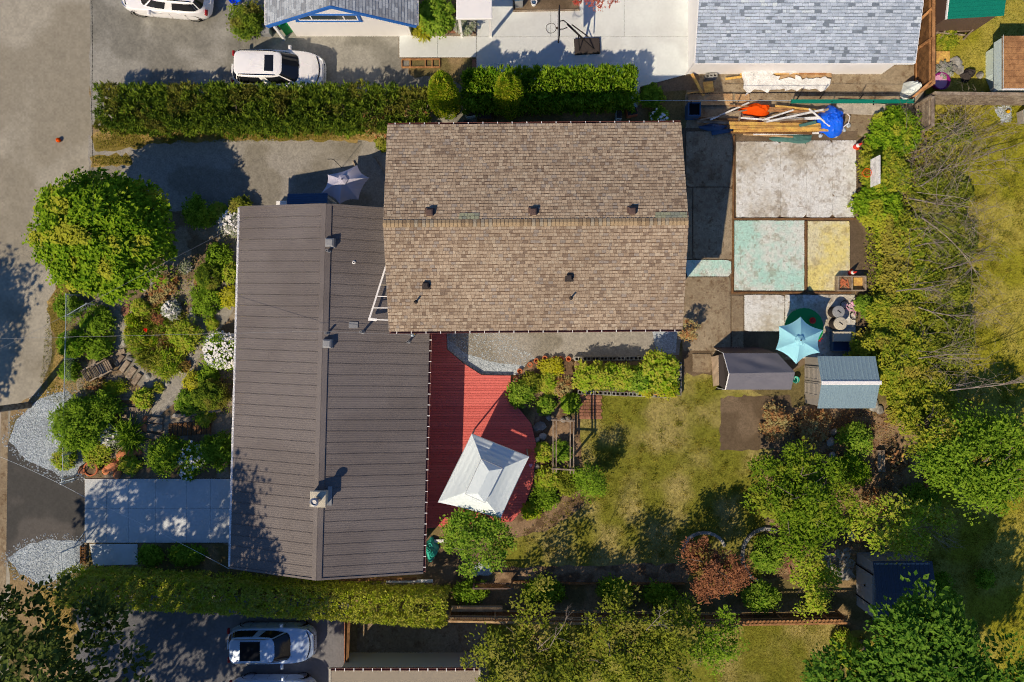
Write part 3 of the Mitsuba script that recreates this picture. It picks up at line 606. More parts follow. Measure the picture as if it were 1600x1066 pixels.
for x, y in ((650, 472), (892, 466)):
    p = roofspot(x, y); put('vent_pipe', lathe([(.09, .0), (.08, .07), (.04, .1), (.04, .42), (.025, .42), (.025, .35)], p, 10), 'm_dark', BH)
rng = np.random.default_rng(9)
for f_, a0, a1, bmid in ((frN, 3.25, 4.15, .3), (frN, 11.7, 13.1, .27)):
    m, k = shingle_field(Frame(f_.pt(a0, bmid - .16), f_.a, f_.b), a1 - a0, .3, .15, .14, .3, [S(150, 148, 120), S(140, 140, 122)], [.6, .4], 5, .045)
    put('patched_shingles', m, 'm_shingle', BH, kind='stuff', color=k, label='greenish grey patch of newer shingles by the ridge')
wx = [bc + ba * a + bb * b for a, b in ((-5.6, -4.2), (6.15, -4.2), (6.15, 4.2), (-5.6, 4.2))]
put('wall', slab(Polygon([tuple(x[:2]) for x in wx]), 0, 5.15), 'm_beige', BH)
for e in (-5.6, 6.15):
    tri = [bc + ba * e + bb * b + [0, 0, z] for b, z in ((-4.2, 5.15), (4.2, 5.15), (0, 6.25))]; o = ba * (.1 if e < 0 else -.1)
    put('gable_wall', (np.array(tri + [x + o for x in tri]), np.array([[0, 1, 2], [3, 5, 4], [0, 3, 4], [0, 4, 1], [1, 4, 5], [1, 5, 2], [2, 5, 3], [2, 3, 0]])), 'm_beige', BH)
for a in (-3.5, .5, 4):
    p = bc + ba * a - bb * 4.22; w = put('window', cat([box([p[0], p[1], 1.0], [1.5, .06, .08]), box([p[0], p[1], 2.1], [1.5, .06, .08]), box([p[0] - .71, p[1], 1.08], [.08, .06, 1.02]), box([p[0] + .71, p[1], 1.08], [.08, .06, 1.02])]), 'm_white', BH)
    put('pane', box([p[0], p[1], 1.08], [1.34, .03, 1.02]), 'm_pane', w)
# small clear lean-to roof in the valley between the two houses
LT = thing('valley_canopy', 'small clear corrugated canopy with a white frame between the two roofs', 'canopy')
q0, q1, q2 = P(605, 410, 3.75), P(577, 499, 3.85), P(618, 501, 4.0)
put('frame', cat([beam(q0, q1, .08, .07), beam(q1, q2, .05, .06), beam(q1 - [.05, 0, 0], q1 + [.35, -.02, 0], .14, .07)]), 'm_white', LT)
for k in range(1, 5):
    t_ = k / 5; a = q0 + (q1 - q0) * t_; put('slat', beam(a, [q2[0], a[1] - .01, a[2] + .06], .045, .04), 'm_cap_c' if k < 3 else 'm_white', LT)
put('sheet', (np.array([q0 + [.02, 0, .06], q1 + [.05, .03, .06], q2 + [0, .03, .08], q0 + [.3, 0, .08]]), np.array([[0, 1, 2], [0, 2, 3]])), 'm_clear', LT)

# ---- white garage with blue trim at the top
WG = thing('white_garage', 'white stucco garage with blue gable trim and grey shingles at the top', 'garage')
gy, gx0, gx1, gh, gp = 15.37, -11.97, -4.68, 2.4, 4.45; gm = (gx0 + gx1) / 2; LG = 14.0
GP = [S(172, 172, 170), S(158, 158, 157), S(146, 145, 144), S(182, 182, 180)]
for sgn, x1 in ((-1, gx0), (1, gx1)):
    W = abs(x1 - gm); fr = Frame([gm, gy, gp], [0, 1, 0], [sgn * W, 0, gh - gp]); lb = math.hypot(W, gp - gh)
    put('roof_deck', fr(box([LG / 2, lb / 2, -.14], [LG - .02, lb - .02, .162])), 'm_felt_grey', WG)
    m, k = shingle_field(fr, 6.5, lb + .02, .16, .2, .4, GP, [.3, .3, .2, .2], 21 + sgn); put('shingles', m, 'm_shingle', WG, kind='stuff', color=k, label='weathered grey shingles of the ' + ('left' if sgn < 0 else 'right') + ' garage slope')
    put('barge_board', beam(fr.pt(-.02, 0, -.09), fr.pt(-.02, lb + .05, -.09), .05, .2, fr.c), 'm_blue_trim', WG)
    gutter('gutter', WG, fr.pt(0.05, lb + .01, -.03), fr.pt(6, lb + .01, -.03), [sgn, 0, 0], 8, 'm_white')
yw = 15.87
wl = [(-11.22, 0), (-5.22, 0), (-5.22, 2.55), (gm, 4.3), (-11.22, 2.45)]
wm = slab(Polygon(wl), 0, .2); put('front_wall', (np.column_stack([wm[0][:, 0], yw + .2 - wm[0][:, 2], wm[0][:, 1]]), wm[1]), 'm_stucco', WG)
for x in (-11.12, -5.32): put('side_wall', box([x, yw + .2 + 5.9, 0], [.2, 11.8, 2.35]), 'm_stucco', WG)
wi = put('window', cat([box([-9.05, yw - .02, 1.78], [3.3, .08, .10]), box([-9.05, yw - .02, 2.46], [3.1, .08, .08]), box([-10.6, yw - .02, 1.88], [.14, .08, .58]), box([-7.5, yw - .02, 1.88], [.14, .08, .58])]), 'm_blue_trim', WG, label='wide low window with a blue surround')
put('frame', cat([box([-9.05, yw - .01, 1.88], [2.96, .05, .06]), box([-9.05, yw - .01, 2.40], [2.96, .05, .06])] + [box([x, yw - .01, 1.94], [.06, .05, .46]) for x in (-10.5, -9.85, -8.25, -7.6)]), 'm_white', wi)
for a, b in ((-10.47, -9.88), (-9.82, -8.28), (-8.22, -7.63)): put('pane', box([(a + b) / 2, yw, 1.94], [b - a, .02, .46]), 'm_pane', wi)
for y in (15.7, 20): put('post', box([-11.85, y, 0], [.12, .12, 2.3]), 'm_white', WG)

# white flat porch roof beside the laurel
PR = thing('porch_roof', 'small white flat porch roof at the top beside the laurel', 'porch')
put('roof', cbox([-1.85, 17.4, 2.25], [1.75, 3.4, .14], 0, .02), 'm_white', PR)
for x, y in ((-2.6, 15.85), (-1.1, 15.85), (-2.6, 18.9), (-1.1, 18.9)): put('post', box([x, y, 0], [.12, .12, 2.25]), 'm_white', PR)

# ---- neighbour house with blue-grey shingles at the top right
NH = thing('grey_shingle_house', 'white walled house with a pale blue grey shingle roof at the top', 'house')
ny, nx0, nx1, nh = 13.48, 8.87, 19.52, 2.6; fr = Frame([nx0, ny, nh], [1, 0, 0], [0, 1, .255]); NLb = 6.0
NP = [S(194, 198, 202), S(184, 189, 194), S(204, 207, 210), S(172, 178, 184), S(126, 132, 138)]
frd = Frame(fr.pt(0, NLb), fr.a, -fr.b)
put('roof_deck', frd(box([(nx1 - nx0) / 2, NLb / 2, -.14], [nx1 - nx0, NLb, .162])), 'm_felt_grey', NH)
m, k = shingle_field(frd, nx1 - nx0, NLb + .02, .15, .14, .36, NP, [.32, .32, .18, .12, .06], 31); put('shingles', m, 'm_shingle', NH, kind='stuff', color=k, label='blue grey laminated shingles of the pale roof')
fr2 = Frame(fr.pt(0, NLb), [1, 0, 0], [0, 1, -.255])
put('far_roof_slope', fr2(box([(nx1 - nx0) / 2, NLb / 2, -.14], [nx1 - nx0, NLb, .16])), 'm_grey', NH)
for x in (nx0 - .01, nx1 + .01): put('barge_board', beam([x, ny, nh - .08], [x, ny + NLb * .969, nh - .08 + NLb * .247], .04, .18), 'm_white', NH)
put('eave_trim', beam([nx0, ny - .02, nh - .07], [nx1, ny - .02, nh - .07], .04, .16), 'm_white', NH)
put('wall', box([14.2, 13.9 + 5.5, 0], [10.1, 11, 2.62]), 'm_stucco', NH)
put('downpipe', tube([[8.92, ny - .03, 2.5], [9.0, 13.84, 2.3], [9.0, 13.84, .1]], .04, 6), 'm_white', NH)

# ---- sheds
def ribbed(fr, la, lb, pitch, t_=.02, rib=.03):
    return cat([fr(box([la / 2, lb / 2, -t_], [la, lb, t_]))] + [fr(cbox([x, lb / 2, 0], [rib, lb, .018], 0, .008)) for x in np.arange(pitch / 2, la, pitch)])
GS = thing('green_roof_shed', 'garden shed with a bright green metal roof in the top right corner', 'shed')
a = P(1480, 30, 2.2); b = P(1569, 22, 2.2); W = b[0] - a[0]
frg = Frame([a[0], a[1], 2.2], [1, .06, 0], [0, 1, .2])
put('roof', ribbed(Frame(frg.pt(0, 0), frg.b, frg.a), 3.4, W, .20), 'm_green_metal', GS)
put('wall', slab(Polygon([(a[0] + .12, a[1] + .2), (a[0] + W - .15, a[1] + .3), (a[0] + W - .15, a[1] + 3.3), (a[0] + .12, a[1] + 3.3)]), 0, 2.18), 'm_brown', GS)
put('trim', beam(frg.pt(-.03, 0, -.04), frg.pt(-.03, 3.4, -.04), .05, .12), 'm_white', GS)
CS = thing('cedar_playhouse', 'playhouse with a cedar plank roof and pale green wall by the right edge', 'playhouse')
p0 = P(1568, 138, 1.9); p1 = P(1568, 56, 1.9); ly = p1[1] - p0[1]; n = 9
for k in range(n):
    c = p0[1] + (k + .5) * ly / n; put('roof_board', cbox([p0[0] + 1.1, c, 1.88 + .012 * (k % 2)], [2.2, ly / n - .012, .035], 0, .008), 'm_cedar', CS)
wp = Q([(1541, 80), (1541, 124), (1552, 136)]); put('wall', slab(Polygon([(P(1540, 82)[0], P(1540, 82)[1]), (p0[0] + 2, P(1540, 66)[1]), (p0[0] + 2, p0[1] + .1), (P(1553, 138)[0], p0[1] + .02 ), (P(1540, 122)[0], P(1540, 122)[1])]), 0, 1.2), 'm_pale_green', CS)
put('upper_wall', box([p0[0] + 1.0, (p0[1] + p1[1]) / 2, 1.2], [2.0, ly - .1, .68]), 'm_pale_green', CS)
rr = Frame([P(1541, 80)[0], p0[1], 1.2], [0, 1, 0], [p0[0] - P(1541, 80)[0], 0, .66])
for k in range(9): put('siding_board', rr(cbox([(k + .5) * ly / 9, .48, 0], [ly / 9 - .012, .98, .02], 0, .006)), 'm_pale_green', CS)
put('trim', beam([p0[0] - .02, p0[1], 1.87], [p0[0] - .02, p1[1], 1.87], .06, .06), 'm_wood_grey', CS); put('trim', beam([p0[0] - .02, p0[1] - .04, 1.86], [p0[0] + 2.2, p0[1] - .04, 1.86], .05, .1), 'm_white', CS)

PS = thing('plastic_shed', 'beige plastic garden shed with a grey green ribbed roof and white ridge', 'shed')
x0, x1, y0, y1 = 15.25, 17.75, -3.28, -.78; ym = (y0 + y1) / 2
put('wall', box([(x0 + x1) / 2, ym, 0], [x1 - x0, y1 - y0 - .1, 2.0]), 'm_shed_wall', PS)
tri = np.array([[x0, y0 + .05, 2.0], [x0, y1 - .05, 2.0], [x0, ym, 2.42]]); v = np.vstack([tri, tri + [.08, 0, 0]]); put('gable_wall', (v, np.array([[0, 2, 1], [3, 4, 5], [0, 1, 4], [0, 4, 3], [1, 2, 5], [1, 5, 4], [2, 0, 3], [2, 3, 5]])), 'm_white', PS)
for sgn, ye in ((1, y1), (-1, y0)):
    fr = Frame([x0 - .2, ym, 2.46], [1, 0, 0], [0, ye - ym, -.44]); put('roof_sheet', ribbed(fr, x1 - x0 + .35, 1.36, .2, .025, .06), 'm_shed_roof', PS, label='ribbed grey green roof sheet on the ' + ('shaded' if sgn > 0 else 'sunny') + ' side')
put('ridge_cap', cbox([(x0 + x1) / 2 + .02, ym, 2.44], [x1 - x0 + .42, .2, .06], 0, .025), 'm_white', PS)
for k in range(2):
    y = ym + (k - .5) * .78; d = put('door', box([x0 - .03, y, .1], [.05, .74, 1.82]), 'm_shed_wall', PS)
    for z in (.18, .72, 1.28):
        put('panel', cat([box([x0 - .065, y, z], [.02, .56, .03]), box([x0 - .065, y, z + .43], [.02, .56, .03]), box([x0 - .065, y - .27, z], [.02, .03, .46]), box([x0 - .065, y + .27, z], [.02, .03, .46])]), 'm_shed_wall', d)
NS = thing('blue_shed', 'small shed with a dark blue metal roof among the lower right trees', 'shed')
x0, x1, y0, y1 = 17.95, 20.7, -13.75, -11.0; ym = (y0 + y1) / 2
put('wall', box([(x0 + x1) / 2, ym, 0], [x1 - x0, y1 - y0, 1.8]), 'm_grey', NS)
for sgn in (1, -1):
    fr = Frame([x0 - .05, ym, 2.12], [1, 0, 0], [0, sgn * 1.45, -.36]); put('roof_sheet', ribbed(fr, x1 - x0 + .2, 1.5, .22, .03, .05), 'm_navy_roof', NS)
dr_ = put('door', box([x0 - .03, ym, .08], [.05, 1.5, 1.66]), 'm_grey', NS)
put('handle', lathe([(0, 0), (.05, .02), (.05, .05), (0, .06)], [x0 - .09, ym, 1.0], 8), 'm_black', dr_)
put('door_gap', cat([box([x0 - .058, ym + .78, .05], [.02, .07, 1.75]), box([x0 - .058, ym - .78, .05], [.02, .07, 1.75])]), 'm_black', NS)

# lower neighbour: carport floor and roof at the bottom edge
LN = thing('flat_roof_house', 'house with a flat beige roof and dotted gutter at the bottom edge', 'house')
q = [P(517, 1048, 2.9), P(748, 1048, 2.9)]
put('roof', slab(Polygon([(q[0][0], q[0][1]), (q[1][0], q[1][1]), (q[1][0], q[1][1] - 6), (q[0][0], q[0][1] - 6)]), 2.74, 2.9), 'm_grey_roof', LN)
put('wall', box([(q[0][0] + q[1][0]) / 2, q[0][1] - 3.3, 0], [q[1][0] - q[0][0] - .5, 5.8, 2.74]), 'm_beige', LN)
gutter('gutter', LN, q[0] + [0, 0, .02], q[1] + [0, 0, .02], [0, 1, 0], 16); put('trim', beam(q[1] + [.04, .1, -.05], q[1] + [.04, -6, -.05], .08, .16), 'm_beige', LN); put('trim', beam(q[0] + [-.04, .1, -.05], q[0] + [-.04, -6, -.05], .08, .16), 'm_beige', LN)
put('carport_floor', sheet(Q([(560, 955), (760, 955), (760, 1300), (545, 1300)]), .012), 'm_concrete_brown', kind=ST)
pl0 = thing('low_patio_wall', 'dark red timber wall between the lower driveway and the shaded yard', 'wall')
for k in range(14): put('board', box([P(546, 0)[0], P(0, 957)[1] - .11 - k * .21, 0], [.05, .2, 1.1]), 'm_brick', pl0)
put('cap_rail', beam(P(546, 955, 1.12), P(542, 1052, 1.12), .14, .05), 'm_wood_brown', pl0)
# ================================================================ VEHICLES
def sup(g, n): c, s = np.cos(g), np.sin(g); return np.sign(c) * np.abs(c) ** (2 / n), np.sign(s) * np.abs(s) ** (2 / n)
def make_suv(label, pos, rz, paint, L=4.7, W=1.86, Ht=1.68, sunroof=None, glass_roof=False, group='parked cars'):
    t = thing('parked_car', label, 'car', group)
    M = lambda m: move(rotz(m, rz), pos)
    N = 72; g = np.arange(N) / N * 2 * np.pi
    def hood(x):   # height of the body's upper surface along the car
        u = x / L
        return np.interp(u, [-.5, -.47, -.3, .16, .22, .40, .47, .5], [.72, 1.02, 1.06, 1.04, 1.02, .90, .78, .62])
    rings, zs = [], []
    for z, k in ((.24, .955), (.34, .985), (.55, 1.0), (.74, 1.0), (.86, .985)):
        x, y = sup(g, 4.6); fx = 1 - .02 * (z > .7); tap = 1 - .10 * np.clip(x - .55, 0, 1) ** 1.5 * 2 - .05 * np.clip(-x - .7, 0, 1)
        rings.append(np.column_stack([x * L / 2 * k * fx, y * W / 2 * k * tap, np.full(N, z)]))
    top = rings[-1]; hz = hood(top[:, 0])
    for k, dz in ((1.0, None), (.975, .0), (.93, .022), (.7, .035), (.35, .045)):
        r = top.copy(); r[:, 1] *= k; r[:, 0] *= (1 - (1 - k) * .35)
        r[:, 2] = np.maximum(.80, hz - .05) if dz is None else hood(r[:, 0]) + dz; rings.append(r)
    for i in range(4): rings[i][:, 2] = np.minimum(rings[i][:, 2], rings[5][:, 2] - .02 * (5 - i))
    rings[4][:, 2] = np.minimum(.84, rings[5][:, 2] - .01)
    V = np.vstack(rings); R = len(rings); F = []
    for i in range(R - 1):
        for j in range(N):
            a, b, c, d = i * N + j, i * N + (j + 1) % N, (i + 1) * N + (j + 1) % N, (i + 1) * N + j; F += [[a, b, c], [a, c, d]]
    o = (R - 1) * N
    for j in range(1, N // 2): F += [[o + j, o + N - j, o + j + 1], [o + j + 1, o + N - j, o + N - j - 1]] if j < N // 2 - 1 else []
    F += [[o, o + N - 1, o + 1]]
    for j in range(1, N - 1): F.append([0, j + 1, j])
    put('body', M((V, np.array(F))), paint, t, smooth=45)
    # greenhouse: outline at the belt and at the roof
    def gh(th, v, off=0.0):
        x, y = sup(th, 5.0)
        ab, at_ = L * .362, L * .245; cb, ct = -L * .112, -L * .165
        k = v ** .9; a = ab * (1 - k) + at_ * k + off; b = (W * .455) * (1 - k) + (W * .345) * k + off; c = cb * (1 - k) + ct * k
        return np.stack([c + x * a, y * b * (1 - .05 * np.clip(x, 0, 1)), 1.02 + (Ht - 1.02) * v + off * .3 + 0 * x], -1)
    G = [gh(g, v) for v in (0, .25, .5, .75, .92)]
    r5 = gh(g, 1.0); 
    for k, dz in ((.95, -.005), (.6, .022), (.25, .034)):
        c = r5.mean(0); r = c + (r5 - c) * [k, k, 1]; r[:, 2] = Ht - .01 + dz; G.append(r)
    V = np.vstack(G); R = len(G); F = []
    for i in range(R - 1):
        for j in range(N):
            a, b, c, d = i * N + j, i * N + (j + 1) % N, (i + 1) * N + (j + 1) % N, (i + 1) * N + j; F += [[a, b, c], [a, c, d]]
    o = (R - 1) * N
    F += [[o, o + N - 1, o + 1]] + [q for j in range(1, N // 2 - 1) for q in ([o + j, o + N - j, o + j + 1], [o + j + 1, o + N - j, o + N - j - 1])]
    put('cabin', M((V, np.array(F))), paint, t, smooth=45)
    def window(name, a0, a1, v0, v1):
        def fn(u, w): p = gh(np.radians(a0 + (a1 - a0) * u), v0 + (v1 - v0) * w, .012); return p[..., 0], p[..., 1], p[..., 2]
        put(name, M(grid(fn, 14, 6)), 'm_car_glass', t, smooth=True)
    window('windscreen', -43, 43, .07, .93); window('rear_window', 139, 221, .2, .93)
    for s in (1, -1):
        window('side_window', s * 51, s * 88, .14, .84); window('side_window', s * 90, s * 122, .14, .84); window('side_window', s * 123.5, s * 132, .2, .80)
    def roof_z(x, y): return Ht - .01 + .03
    rc = -L * .165
    if sunroof:
        a, b, w = sunroof; put('sunroof', M(cbox([rc + (a + b) / 2, 0, Ht + .002], [b - a, w, .03], 0, .012)), 'm_car_glass', t)
    for s in (1, -1): put('roof_rail', M(tube([[rc - .95, s * W * .305, Ht - .02], [rc - .85, s * W * .318, Ht + .035], [rc + .75, s * W * .318, Ht + .035], [rc + .9, s * W * .305, Ht - .02]], .022, 6)), 'm_chrome' if glass_roof else 'm_black', t)
    for x in (L * .315, -L * .295):
        for s in (1, -1):
            y = s * (W / 2 - .17); wheel = lambda pr: (lambda m: move((np.column_stack([m[0][:, 0], m[0][:, 2] * s, m[0][:, 1]]), m[1]), [x, y, .35]))(lathe(pr, (0, 0, 0), 20))
            ar = g[:0]; an = np.radians(np.linspace(-5, 185, 14)); put('wheel_arch', M(tube(np.column_stack([x + .42 * np.cos(an), np.full(14, s * (W / 2 * .966 - .012)), .35 + .42 * np.sin(an)]), .02, 5)), 'm_black', t)
            w_ = put('wheel', M(wheel([(.0, -.1), (.30, -.1), (.35, -.06), (.35, .08), (.32, .115), (.25, .12)])), 'm_tyre', t, smooth=40)
            put('rim', M(cat([wheel([(0, .10), (.06, .12), (.24, .122), (.25, .10)])])), 'm_chrome', w_, smooth=40)
    for s in (1, -1):
        put('headlight', M(grid(lambda u, w: (L * .5 * (.965 - .13 * u) - .0, s * W * (.27 + .16 * u), .80 + .06 * u + .10 * (w - .3) + .02 * u), 6, 3)), 'm_chrome', t)
        put('tail_light', M(cbox([-L * .478, s * W * .39, .84], [.10, .26, .16], 0, .03)), 'm_tail', t)
        put('wing_mirror', M(cat([cbox([L * .135, s * (W / 2 + .10), .98], [.14, .22, .15], 0, .04), beam([L * .14, s * W * .42, 1.0], [L * .14, s * (W / 2 + .02), 1.02], .05, .05)])), paint, t)
        for x in (L * .03, -L * .18): put('door_handle', M(box([x, s * (W / 2 - .0), .88], [.2, .03, .03])), 'm_chrome', t)
        put('door_line', M(cat([box([x, s * (W / 2 - .014), .36], [.012, .03, .5]) for x in (L * .15, -L * .06, -L * .24)])), 'm_black', t)
    put('grille', M(cbox([L * .482, 0, .58], [.10, W * .42, .16], 0, .02)), 'm_black', t)
    put('number_plate', M(box([-L * .5 - .005, 0, .7], [.02, .48, .13])), 'm_white', t)
    put('hood_line', M(grid(lambda u, w: (L * (.44 + .012 * w) - .15 * (2 * u - 1) ** 2, (2 * u - 1) * W * .36, hood(L * .44 - .15 * (2 * u - 1) ** 2) + .034 + u * 0), 12, 2)), 'm_black', t)
    put('wiper', M(cat([tube([[L * .245, .05, 1.07], [L * .215, .6, 1.12]], .010, 4), tube([[L * .245, -.55, 1.07], [L * .215, -.02, 1.12]], .010, 4)])), 'm_black', t)
    return t
p = P(434, 108, .9); make_suv('white parked car with a small dark sunroof beside the upper hedge', [p[0], p[1], .008], math.radians(-1.5), 'm_paint_white', 4.72, 1.9, 1.66, (.36, .80, .80))
p = P(257, -8, .9); make_suv('white parked car cut by the top edge near the road', [p[0], p[1], .008], math.radians(175), 'm_paint_white', 4.62, 1.88, 1.66, (-.4, .7, .9))
p = P(423, 1008, .9); make_suv('silver blue parked car with a large dark glass roof on the lower driveway', [p[0], p[1], .008], math.radians(.5), 'm_paint_silver', 4.45, 1.88, 1.62, (-.55, .45, .95), True)
p = P(425, 1090, .9); make_suv('pale parked car of which only the roof edge shows at the bottom', [p[0], p[1], .008], 0, 'm_paint_silver', 4.4, 1.86, 1.6)
# ================================================================ PLANTS
tree('maple_tree', 'round dense green maple tree at the road corner of the front garden', (168, 371), 3.1, (2.72, 2.72, 2.3), None, 'l_maple', 400, .44, 95, .165, ragged=.2, seed=4, r0=.16, lo=-.25, slim=.62)
tree('maple_tree', 'tall dark leaved tree reaching in at the bottom left corner', (20, 1205), 8.2, (6.4, 6.2, 3.4), (192, 1066), 'l_dark_green', 620, .6, 46, .23, ragged=.34, seed=5, r0=.24, limbs=16, slim=.62, inner=.35)
tree('street_tree', 'tree beyond the left edge whose shadow falls on the road', (-315, 650), 5.5, (2.3, 3.6, 2.4), None, 'l_shrub', 160, .6, 50, .22, seed=6, r0=.2)
tree('birch_tree', 'olive green airy tree by the carport at the bottom', (842, 1046), 3.6, (3.0, 3.1, 2.0), None, 'l_olive', 150, .48, 66, .14, seed=7, r0=.12, limbs=18, ragged=.46, inner=.3, lobes=14)
tree('birch_tree', 'olive green airy tree second from the carport at the bottom', (985, 1034), 3.9, (3.2, 3.0, 2.2), None, 'l_olive', 165, .48, 66, .14, seed=8, r0=.13, limbs=18, ragged=.46, inner=.3, lobes=14)
tree('birch_tree', 'darker green tree behind the back fence left of the lower lawn', (1104, 998), 2.6, (1.9, 1.7, 1.5), None, 'l_shrub', 120, .4, 42, .13, seed=9, r0=.09, limbs=10, ragged=.4, lobes=7)
tree('walnut_tree', 'large dense green tree at the bottom below the blue shed', (1452, 1098), 6.0, (4.5, 4.0, 3.2), None, 'l_walnut', 360, .60, 110, .19, seed=10, r0=.2, limbs=14, ragged=.3, slim=.6, lobes=19)
tree('apple_tree', 'bushy yellow green tree between the lawn and the grey plastic shed', (1254, 780), 2.6, (2.15, 2.4, 1.8), None, 'l_apple', 165, .48, 84, .14, seed=11, r0=.11, limbs=12, ragged=.3, lobes=12)
tree('apple_tree', 'light green tree overhanging the blue shed roof', (1408, 828), 2.9, (2.0, 1.6, 1.2), (1375, 800), 'l_lime', 90, .46, 76, .14, seed=12, r0=.1, limbs=12, ragged=.42, lobes=9)
tree('apple_tree', 'light green tree left of the blue shed by the back fence', (1272, 915), 1.9, (1.5, 1.3, .9), None, 'l_lime', 60, .42, 66, .13, seed=13, r0=.08, limbs=10, ragged=.42, lobes=8)
tree('hazel_tree', 'spreading green tree at the right edge above the big shadow', (1540, 735), 2.9, (2.8, 2.6, 1.7), None, 'l_shrub', 190, .52, 76, .14, seed=14, r0=.12, limbs=14, ragged=.42, lobes=12)
tree('hazel_tree', 'green tree on the right joining the thicket to the lower trees', (1455, 668), 2.2, (1.5, 1.2, 1.3), None, 'l_bramble', 60, .46, 76, .13, seed=15, r0=.1, limbs=10, ragged=.4, lobes=7)
tree('plum_tree', 'purple brown leaved plum tree at the foot of the lawn', (1114, 895), 3.0, (1.5, 1.45, 1.5), None, 'l_red', 190, .34, 60, .105, seed=16, r0=.09, limbs=10, ragged=.3, lobes=9)
tree('maple_tree', 'red leaved maple twigs hanging in at the top edge', (925, -30), 3.2, (1.7, 1.25, .9), (930, -60), 'l_maple_red', 70, .3, 40, .10, seed=17, r0=.08, limbs=12, ragged=.45)
tree('magnolia_tree', 'glossy yellow green bush tree beside the white gazebo', (742, 838), 2.5, (1.55, 1.6, 1.55), None, 'l_laurel', 200, .34, 46, .12, seed=18, r0=.08, limbs=10, ragged=.25, lobes=9)

# clipped hedges
hedge('yew_hedge', 'long dark green hedge between the gravel drive and the neighbour', [(148, 166), (260, 168), (400, 168), (560, 168), (668, 172)], 2.25, 1.75, 'l_yew', .19, 330, 3, .30, .26, .5, lift=.9)
hedge('laurel_hedge', 'bright green clipped hedge along the upper concrete court', [(722, 138), (800, 137), (900, 136), (996, 133)], 1.8, 2.0, 'l_hedge', .20, 430, 4, .34, .10, .5, lift=1.3)
hedge('privet_hedge', 'long mottled hedge between the metal roofed house and the lower driveway', [(90, 919), (200, 924), (400, 935), (560, 945), (698, 953)], 1.6, 2.1, 'l_privet', .11, 440, 5, .5, .08, .6, lift=.2, dipk=.1)
# columnar cedars: several upright sprays each
def cedar(label, c_px, r, h, seed):
    rng = np.random.default_rng(seed); c = P(*c_px, h * .55); t = thing('column_cedar', label, 'cedar', 'columnar cedars')
    put('trunk', tube([[c[0], c[1], 0], [c[0], c[1], h * .8]], [.09, .03], 6), 'm_bark', t)
    parts = []
    for k in range(5):
        a = k * 1.257 + rng.uniform(-.3, .3); o = np.array([math.cos(a), math.sin(a), 0]) * r * .48; hh = h * rng.uniform(.82, 1.0); n = 3200
        z = rng.uniform(.02, 1, n); rr = r * .58 * np.clip(np.sin(np.pi * np.clip(z * .92 + .08, 0, 1)) ** .55, .05, 1) * np.sqrt(rng.uniform(.5, 1.05, n)); th = rng.uniform(0, 6.28, n)
        q = np.column_stack([np.cos(th) * rr, np.sin(th) * rr, z * hh]) + [c[0], c[1], 0] + o * (1 - .5 * z[:, None])
        out = np.column_stack([np.cos(th), np.sin(th), np.full(n, 1.0)]); ax = out + rng.normal(0, .35, (n, 3))
        parts.append(leafmesh(q, ax, nrm(np.column_stack([np.cos(th), np.sin(th), np.full(n, .35)]) + rng.normal(0, .3, (n, 3))), .12 * rng.uniform(.6, 1.3, n), .05))
    put('foliage', cat(parts), 'l_cedar', t)
cedar('left one of the two bright upright cedars behind the brown roof', (691, 142), .84, 4.6, 3)
cedar('right one of the two bright upright cedars behind the brown roof', (795, 144), .76, 4.6, 4)

